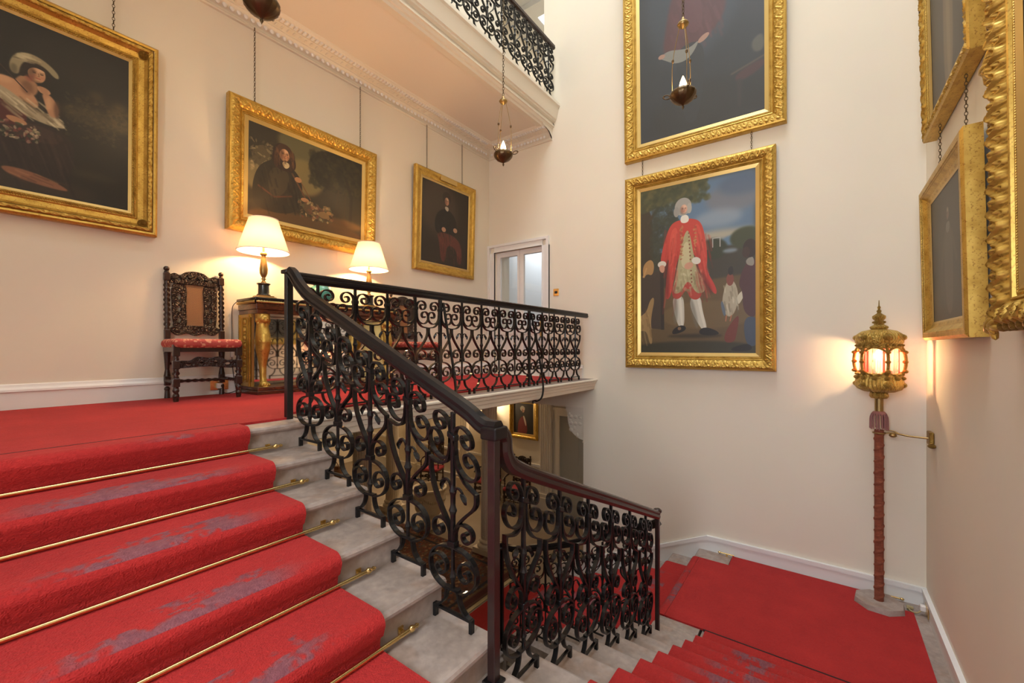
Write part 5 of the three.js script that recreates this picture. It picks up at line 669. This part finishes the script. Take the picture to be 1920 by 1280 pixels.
// ------------------------------------------------------------ processional lantern on a pole in the corner
{
  const o = thing('pole_lantern', 'gilded lantern on a velvet covered pole standing in the corner', 'lamp', [0.43, QL, -5.43]), Y = -QL;
  { const g = new THREE.CylinderGeometry(0.19, 0.2, 0.045, 8, 1).rotateY(0.3).translate(0, 0.0395, 0); mesh('stone_base', metreUV(g), M.stone, o); }
  { const g = twist(0.046, 0.05, Y - 0.34, 1); const p = g.attributes.position; for (let i = 0; i < p.count; i++) { const a = Math.atan2(p.getZ(i), p.getX(i)), y = p.getY(i), e = ((y * 9 + a / 6.283) % 1 + 1) % 1, r = 0.036 + (e < 0.16 ? 0.006 : 0); p.setX(i, r * Math.cos(a)); p.setZ(i, r * Math.sin(a)); } g.computeVertexNormals(); mesh('pole', g, M.velvet, o); }
  mesh('sleeve', cyl(0.034, 0.034, Y - 0.2, Y - 0.02, 18), M.oldBrass, o);
  { const t = []; for (let i = 0; i < 20; i++) { const a = i / 20 * 6.283 + 0.1 * rnd(); t.push(tube([[0.036 * Math.cos(a), Y - 0.165, 0.036 * Math.sin(a)], [0.06 * Math.cos(a), Y - 0.2, 0.06 * Math.sin(a)], [0.068 * Math.cos(a), Y - 0.34 + 0.012 * rnd(), (0.06 + 0.014 * rnd()) * Math.sin(a)]], 0.0062, 6, 5)); } mesh('tassel', t.concat([lathe([[0.034, Y - 0.16], [0.05, Y - 0.17], [0.06, Y - 0.19], [0.04, Y - 0.2]], 20)]), M.tassel, o); }
  const L = part('lantern', o), lob = (r, y, n, s) => Array.from({ length: n }, (_, i) => { const a = i / n * 6.283 + 0.26; return ball(s, s * 0.8, s, r * Math.cos(a), y, r * Math.sin(a), 9); });
  mesh('lower_cup', [lathe([[0, Y - 0.035], [0.06, Y - 0.035], [0.075, Y - 0.015], [0.07, Y + 0.015], [0.06, Y + 0.025], [0.12, Y + 0.03], [0.168, Y + 0.055], [0.188, Y + 0.09], [0.182, Y + 0.14], [0.165, Y + 0.17], [0.175, Y + 0.19], [0.165, Y + 0.21]], 36), ...lob(0.17, Y + 0.1, 6, 0.035), ...lob(0.175, Y + 0.165, 12, 0.024), ...lob(0.172, Y + 0.2, 18, 0.016)], M.giltLantern, L);
  for (let i = 0; i < 6; i++) { const a = i / 6 * 6.283 + 0.26, c = Math.cos(a), s = Math.sin(a), R = 0.165;
    mesh('rib', [tube([[R * c, Y + 0.19, R * s], [(R + 0.022) * c, Y + 0.25, (R + 0.022) * s], [(R + 0.03) * c, Y + 0.32, (R + 0.03) * s], [(R + 0.022) * c, Y + 0.40, (R + 0.022) * s], [R * c, Y + 0.46, R * s]], 0.013, 14, 8), ...[0.23, 0.32, 0.41].map((h) => ball(0.023, 0.018, 0.023, (R + 0.026) * c, Y + h, (R + 0.026) * s, 9))], M.giltLantern, L);
    const b = a + 6.283 / 12, q = []; for (let t = 0; t <= 10; t++) { const w = (t / 10 - 0.5) * 0.9, h = Math.abs(t - 5) / 5; q.push([R * Math.cos(b + w), Y + 0.455 - 0.035 * h * h, R * Math.sin(b + w)]); }
    mesh('window_arch', tube(q, 0.011, 20, 6), M.giltLantern, L); mesh('window_sill', tube(q.map(([x, y, z]) => [x, 2 * (Y + 0.32) - y, z]), 0.011, 20, 6), M.giltLantern, L);
    const rows = [Y + 0.2, Y + 0.45].map((y) => Array.from({ length: 5 }, (_, j) => { const w = b + (j / 4 - 0.5) * 0.9; return [0.15 * Math.cos(w), y, 0.15 * Math.sin(w)]; })); mesh('glass_pane', gridGeo(rows, [0, 1, 2, 3, 4], [0, 1]), M.frosted, L);
    mesh('red_edge_pane', [-0.42, 0.42].map((d) => box(-0.003, 0.003, Y + 0.2, Y + 0.45, -0.009, 0.009).rotateY(-(b + d)).translate(0.147 * Math.cos(b + d), 0, 0.147 * Math.sin(b + d))), M.pinkGlass, L);
  }
  mesh('upper_dome', [lathe([[0.165, Y + 0.445], [0.175, Y + 0.46], [0.165, Y + 0.48], [0.18, Y + 0.5], [0.185, Y + 0.54], [0.17, Y + 0.585], [0.13, Y + 0.615], [0.07, Y + 0.63], [0, Y + 0.635]], 36), ...lob(0.165, Y + 0.55, 6, 0.04), ...lob(0.172, Y + 0.475, 18, 0.016)], M.giltLantern, L);
  mesh('finial', [lathe([[0.05, Y + 0.625], [0.072, Y + 0.645], [0.068, Y + 0.66], [0.04, Y + 0.675], [0.035, Y + 0.72], [0.05, Y + 0.735], [0.052, Y + 0.76], [0.025, Y + 0.78], [0.014, Y + 0.79], [0.02, Y + 0.81], [0.008, Y + 0.825], [0.014, Y + 0.845], [0.005, Y + 0.86], [0.003, Y + 0.91], [0, Y + 0.915]], 22), ...lob(0.04, Y + 0.7, 6, 0.014)], M.giltLantern, L);
  mesh('bulb', ball(0.02, 0.035, 0.02, 0, Y + 0.37, 0, 12), M.bulb, L); mesh('candle_tube', cyl(0.016, 0.016, Y + 0.18, Y + 0.335, 12), M.plastic, L);
  const l = new THREE.PointLight(lin(1, 0.66, 0.36), 1.3, 0, 2); l.position.set(0, Y + 0.37, 0); l.castShadow = true; o.add(l);
  const b = thing('wall_bracket', 'gilt iron bracket tying the lantern pole to the right wall', 'bracket', [0.43, -0.37, -5.43]);
  mesh('arm', [tube([[0.04, 0.0, 0], [0.1, 0.012, 0.01], [0.2, 0.0, 0.04], [0.36, 0.0, 0.08]], 0.009, 16, 6), new THREE.TorusGeometry(0.045, 0.008, 6, 20).rotateX(PI2)], M.oldBrass, b);
  mesh('scroll', [ball(0.03, 0.02, 0.02, 0.1, -0.012, 0.012, 10), tube([[0.05, 0.03, 0.0], [0.1, 0.03, 0.01], [0.14, 0.01, 0.02]], 0.006, 10, 6)], M.oldBrass, b);
  mesh('wall_plate', [rbox(0.335, 0.368, -0.06, 0.06, -0.02, 0.12, 0.01), ball(0.03, 0.02, 0.04, 0.345, -0.055, 0.16, 10)], M.giltDark, b);
  const k = thing('corner_socket', 'brass socket with white plug low on the right wall behind the lantern base', 'socket', [XR - 0.026, QL + 0.07, -5.46]);
  mesh('plate', rbox(-0.008, 0, -0.055, 0.05, -0.06, 0.07, 0.003), M.brass, k); mesh('plug', rbox(-0.05, -0.008, -0.02, 0.03, -0.04, 0.01, 0.008), M.plastic, k);
  const c = thing('lantern_cable', 'yellowish electric cable curling from the lantern base to the socket', 'cable', [0, QL, 0]);
  mesh('flex', tube([[0.64, 0.022, -5.49], [0.65, 0.02, -5.54], [0.66, 0.01, -5.5], [0.7, 0.02, -5.46], [0.735, 0.05, -5.47]], 0.007, 30), M.cable, c); mesh('inline_switch', rbox(0.64, 0.69, 0.006, 0.03, -5.56, -5.53, 0.006), M.cable, c);
}
// ------------------------------------------------------------ things in the hall below
const HT = -0.175 - GF;
function flutedGeo(r, y0, y1, n = 20, taper = 0.86) { const m = n * 6, rows = [], us = Array.from({ length: m + 1 }, (_, j) => j / m), ys = [y0, y0 + 0.04, y0 + 0.05, y1 - 0.05, y1 - 0.04, y1]; ys.forEach((y, i) => { const k = 1 + (taper - 1) * (y - y0) / (y1 - y0); rows.push(us.map((u) => { const a = u * 6.28318, f = i > 1 && i < 4 ? Math.max(0, Math.sin(u * n * 6.28318)) : 0, q = r * k * (1 - 0.085 * f); return [q * Math.cos(a), y, q * Math.sin(a)]; })); }); return gridGeo(rows, us, ys, true); }
function column(x, z, r, label) {
  const o = thing('fluted_column', label, 'column', [x, GF, z], 0, 'fluted columns of the hall');
  mesh('plinth', rbox(-r * 1.4, r * 1.4, 0, 0.11, -r * 1.4, r * 1.4, 0.006), M.cream, o);
  mesh('base', lathe([[r * 1.38, 0.11], [r * 1.4, 0.135], [r * 1.34, 0.16], [r * 1.15, 0.17], [r * 1.1, 0.19], [r * 1.2, 0.2], [r * 1.22, 0.22], [r * 1.15, 0.235], [r, 0.25]], 40), M.cream, o);
  mesh('shaft', flutedGeo(r, 0.25, HT - 0.2), M.cream, o);
  mesh('capital', [lathe([[r * 0.86, HT - 0.2], [r * 0.95, HT - 0.19], [r * 0.9, HT - 0.17], [r * 0.9, HT - 0.12], [r * 1.15, HT - 0.06], [r * 1.2, HT - 0.05]], 36), rbox(-r * 1.3, r * 1.3, HT - 0.05, HT - 0.003, -r * 1.3, r * 1.3, 0.004)], M.cream, o);
}
column(-4.71, -5.76, 0.15, 'fluted cream column in the hall, nearest the newel post');
column(-7.63, -5.98, 0.145, 'fluted cream column in the hall, seen far through the upper stair railing');
column(-6.1, -4.17, 0.155, 'fluted cream column in the hall, close under the landing edge');
function pilaster(x, label, w = 0.3) {
  const o = thing('fluted_pilaster', label, 'pilaster', [x, GF, -7.998]);
  mesh('plinth', [rbox(-w / 2 - 0.05, w / 2 + 0.05, 0, 0.28, 0, 0.13, 0.005), rbox(-w / 2 - 0.03, w / 2 + 0.03, 0.28, 0.36, 0, 0.11, 0.01)], M.cream, o);
  mesh('shaft', box(-w / 2, w / 2, 0.36, HT - 0.2, 0, 0.06), M.cream, o);
  for (let i = 0; i < 6; i++) mesh('reed', box(-w / 2 + 0.012 + i * (w - 0.008) / 6, -w / 2 + 0.012 + i * (w - 0.008) / 6 + 0.024, 0.4, HT - 0.24, 0.06, 0.078), M.cream, o);
  mesh('capital', [rbox(-w / 2 - 0.03, w / 2 + 0.03, HT - 0.2, HT - 0.12, 0, 0.1, 0.01), rbox(-w / 2 - 0.06, w / 2 + 0.06, HT - 0.12, HT - 0.01, 0, 0.14, 0.01)], M.cream, o);
}
pilaster(-4.9, 'fluted cream pilaster right of the red coated bust portrait');
pilaster(-7.33, 'fluted cream pilaster lit by the gilt sconce', 0.26);
pilaster(-9.3, 'fluted cream pilaster at the far side of the hall');
{ const d = structGroup('door_2', 'grey green hall door in a cream surround'); mesh('surround', [box(-4.66, -4.56, GF, GF + 2.1, -8, -7.93), box(-3.6, -3.5, GF, GF + 2.1, -8, -7.93), box(-4.66, -3.5, GF + 2.1, GF + 2.22, -8, -7.92), box(-4.7, -3.46, GF + 2.22, GF + 2.27, -8, -7.9)], M.cream, d); mesh('door_leaf', [box(-4.56, -3.6, GF, GF + 2.1, -7.99, -7.97)], M.doorGrey, d); mesh('door_panel', [box(-4.46, -4.12, GF + 0.25, GF + 0.95, -7.972, -7.962), box(-4.46, -4.12, GF + 1.1, GF + 1.95, -7.972, -7.962), box(-4.04, -3.7, GF + 0.25, GF + 0.95, -7.972, -7.962), box(-4.04, -3.7, GF + 1.1, GF + 1.95, -7.972, -7.962)], M.doorGrey, d);
  mesh('overdoor_panel', [box(-4.5, -3.66, -0.72, -0.42, -8, -7.985), box(-4.55, -3.61, -0.75, -0.72, -8, -7.97), box(-4.55, -4.5, -0.75, -0.4, -8, -7.97)], M.cream, d); }
{ const o = thing('corbel', 'carved cream acanthus corbel under the beam at the wall end', 'corbel', [-2.875, -0.5, -5.72]);
  const s = new THREE.Shape(smooth2([[0, 0], [-0.27, 0], [-0.28, -0.1], [-0.26, -0.22], [-0.2, -0.33], [-0.1, -0.4], [0, -0.43]], 30).map(([x, y]) => new THREE.Vector2(x, y))); mesh('bracket', [new THREE.ExtrudeGeometry(s, { depth: 0.3, bevelEnabled: false }).translate(0, 0, -0.32), box(-0.3, 0, 0, 0.055, -0.34, 0.0)], M.cream, o);
  const lf = []; for (let r = 0; r < 4; r++) for (let i = 0; i < 5; i++) { const t = r / 4; lf.push(ball(0.03, 0.04, 0.024, -0.25 + 0.035 * r * (r > 1 ? 1.3 : 0.5), -0.06 - r * 0.1, -0.03 - i * 0.062, 8)); } for (let i = 0; i < 7; i++) lf.push(ball(0.035, 0.03, 0.02, -0.22 + (i % 3) * 0.075, -0.09 - (i / 3 | 0) * 0.1, -0.02, 8)); mesh('acanthus_leaf', lf, M.cream, o);
  struct('trim_4', [box(-2.88, -2.86, -0.95, -0.93, -6.1, -5.69), box(-3.16, -2.86, -0.445, -0.441, -6.1, -5.7)], M.cream, 'beam bearing at the end of the stairwell wall'); }
picture({ label: 'small gilt framed bust portrait of a man in red below the landing', pos: [-5.52, -1.62, -7.995], turn: 0, w: 0.78, h: 0.92, art: ART.bust, bands: carvedBands(0.12, 0.05) });
picture({ label: 'gilt framed dark picture in the hall, half hidden by the landing edge', pos: [-8.35, -1.0, -7.995], turn: 0, w: 1.0, h: 0.62, art: ART.dark, bands: carvedBands(0.11, 0.05) });
carvedChair('carved dark armchair with crimson seat under the red bust portrait', [-5.42, GF, -7.6], 0.1, undefined, M.redSeat, true);
carvedChair('carved dark armchair with crimson seat behind the stone urn', [-8.1, GF, -7.6], 0.35, undefined, M.redSeat, true);
carvedChair('carved dark armchair with crimson seat beside the column by the newel', [-6.3, GF, -7.65], -0.1, undefined, M.redSeat, true);
{ const o = thing('stone_urn', 'large pale stone urn on the hall floor beyond the rug', 'urn', [-6.37, GF, -5.9]);
  mesh('foot', [rbox(-0.2, 0.2, 0, 0.06, -0.2, 0.2, 0.006), lathe([[0.19, 0.06], [0.19, 0.09], [0.12, 0.12], [0.1, 0.16], [0.14, 0.2]], 36)], M.marbleUrn, o);
  mesh('bowl', lathe([[0.1, 0.18], [0.2, 0.22], [0.28, 0.34], [0.305, 0.5], [0.3, 0.66], [0.32, 0.72], [0.345, 0.74], [0.345, 0.77], [0.31, 0.78], [0.29, 0.74], [0.28, 0.6], [0.2, 0.5], [0, 0.48]], 44), M.marbleUrn, o);
  const sw = []; for (let i = 0; i < 48; i++) { const a = i / 48 * 6.283; sw.push(ball(0.026, 0.03, 0.02, 0.305 * Math.cos(a), 0.6 - 0.07 * Math.abs(Math.sin(a * 3)), 0.305 * Math.sin(a), 7)); } mesh('garland', sw, M.marbleUrn, o); }
{ // patterned rug
  const t = canvasTex(700, 512, (x, w, h) => { const P = painter(x, w, h), C = ['#6b2e26', '#8a4634', '#3c4456', '#a98d62', '#5a3a2c', '#6a6a52', '#3c2420']; P.fill('#5a3a2e'); P.dabs(5200, 0.04, 0.96, 0.06, 0.94, C, 0.008, 0.9); for (let b = 0; b < 3; b++) { x.strokeStyle = ['#4a1c18', '#6a5436', '#23242c'][b]; x.lineWidth = [16, 4, 8][b]; const d = [14, 28, 38][b]; x.strokeRect(d, d, w - 2 * d, h - 2 * d); } P.dabs(900, 0.01, 0.99, 0.01, 0.06, C, 0.007, 0.7); P.dabs(900, 0.01, 0.99, 0.94, 0.99, C, 0.007, 0.7); });
  const o = thing('patterned_rug', 'dark red and brown patterned rug on the hall floor', 'rug', [-5.9, GF, -4.03]); const g = new THREE.BoxGeometry(4.0, 0.014, 3.2); g.translate(0, 0.008, 0); mesh('pile', g, std({ map: t, roughness: 0.95, bumpMap: tPile, bumpScale: 0.002 }), o);
  mesh('fringe', [box(2.0, 2.06, 0.002, 0.008, -1.6, 1.6), box(-2.06, -2.0, 0.002, 0.008, -1.6, 1.6)], M.cable, o); }
function sconce(x, label) { const o = thing('wall_sconce', label, 'lamp', [x, -0.95, -8]); mesh('back_plate', [ball(0.05, 0.12, 0.02, 0, -0.1, 0.02, 12), tube([[0, -0.35, 0.03], [0, -0.2, 0.04], [0, 0, 0.03]], 0.022, 10, 8)], M.gilt, o); mesh('arm', [tube([[0, -0.12, 0.03], [0.03, -0.17, 0.12], [0.05, -0.05, 0.2], [0.05, 0.02, 0.2]], 0.012, 16, 6), at(lathe([[0.01, 0], [0.04, 0.015], [0.045, 0.03], [0.02, 0.03]], 14), 0.05, 0.02, 0.2)], M.gilt, o); mesh('candle_bulb', ball(0.018, 0.05, 0.018, 0.05, 0.12, 0.2, 10), M.bulb, o); const l = new THREE.PointLight(lin(1, 0.72, 0.45), 4.5, 0, 2); l.position.set(0.05, 0.12, 0.22); l.castShadow = true; o.add(l); }
sconce(-6.45, 'gilt wall sconce with lit candle bulb left of the red bust portrait');
sconce(-10.2, 'gilt wall sconce with lit candle bulb deep in the hall');
sconce(-8.9, 'gilt wall sconce with lit candle bulb beside the half hidden dark picture');
{ const o = thing('hall_bench', 'low pale hall table with a wicker basket, behind the nearest columns', 'table', [-8.9, GF, -5.2], 0.0); mesh('top', rbox(-0.7, 0.7, 0.66, 0.72, -0.3, 0.3, 0.006), M.rosewood, o); for (const [x, z] of [[-0.64, -0.25], [0.64, -0.25], [-0.64, 0.25], [0.64, 0.25]]) mesh('leg', rbox(x - 0.03, x + 0.03, 0, 0.66, z - 0.03, z + 0.03, 0.004), M.rosewood, o); mesh('apron', [rbox(-0.62, 0.62, 0.56, 0.66, 0.22, 0.25, 0.003), rbox(-0.62, 0.62, 0.12, 0.16, -0.25, 0.25, 0.003)], M.rosewood, o);
  const b = thing('wicker_basket', 'small brown wicker basket on the hall table', 'basket', [-8.6, GF + 0.72, -5.2]); mesh('basket_body', lathe([[0, 0], [0.14, 0], [0.16, 0.05], [0.17, 0.18], [0.175, 0.2], [0.16, 0.2], [0.15, 0.03], [0, 0.02]], 24), M.cane, b); mesh('handle', new THREE.TorusGeometry(0.16, 0.008, 6, 20, Math.PI).translate(0, 0.2, 0), M.cane, b); }
picture({ label: 'gilt framed dark picture seen through the glazed landing door', pos: [-2.905, 0.9, -7.4], turn: -PI2, w: 1.1, h: 1.2, art: ART.dark, bands: carvedBands(0.12, 0.05) });
renderer.render(scene, camera);
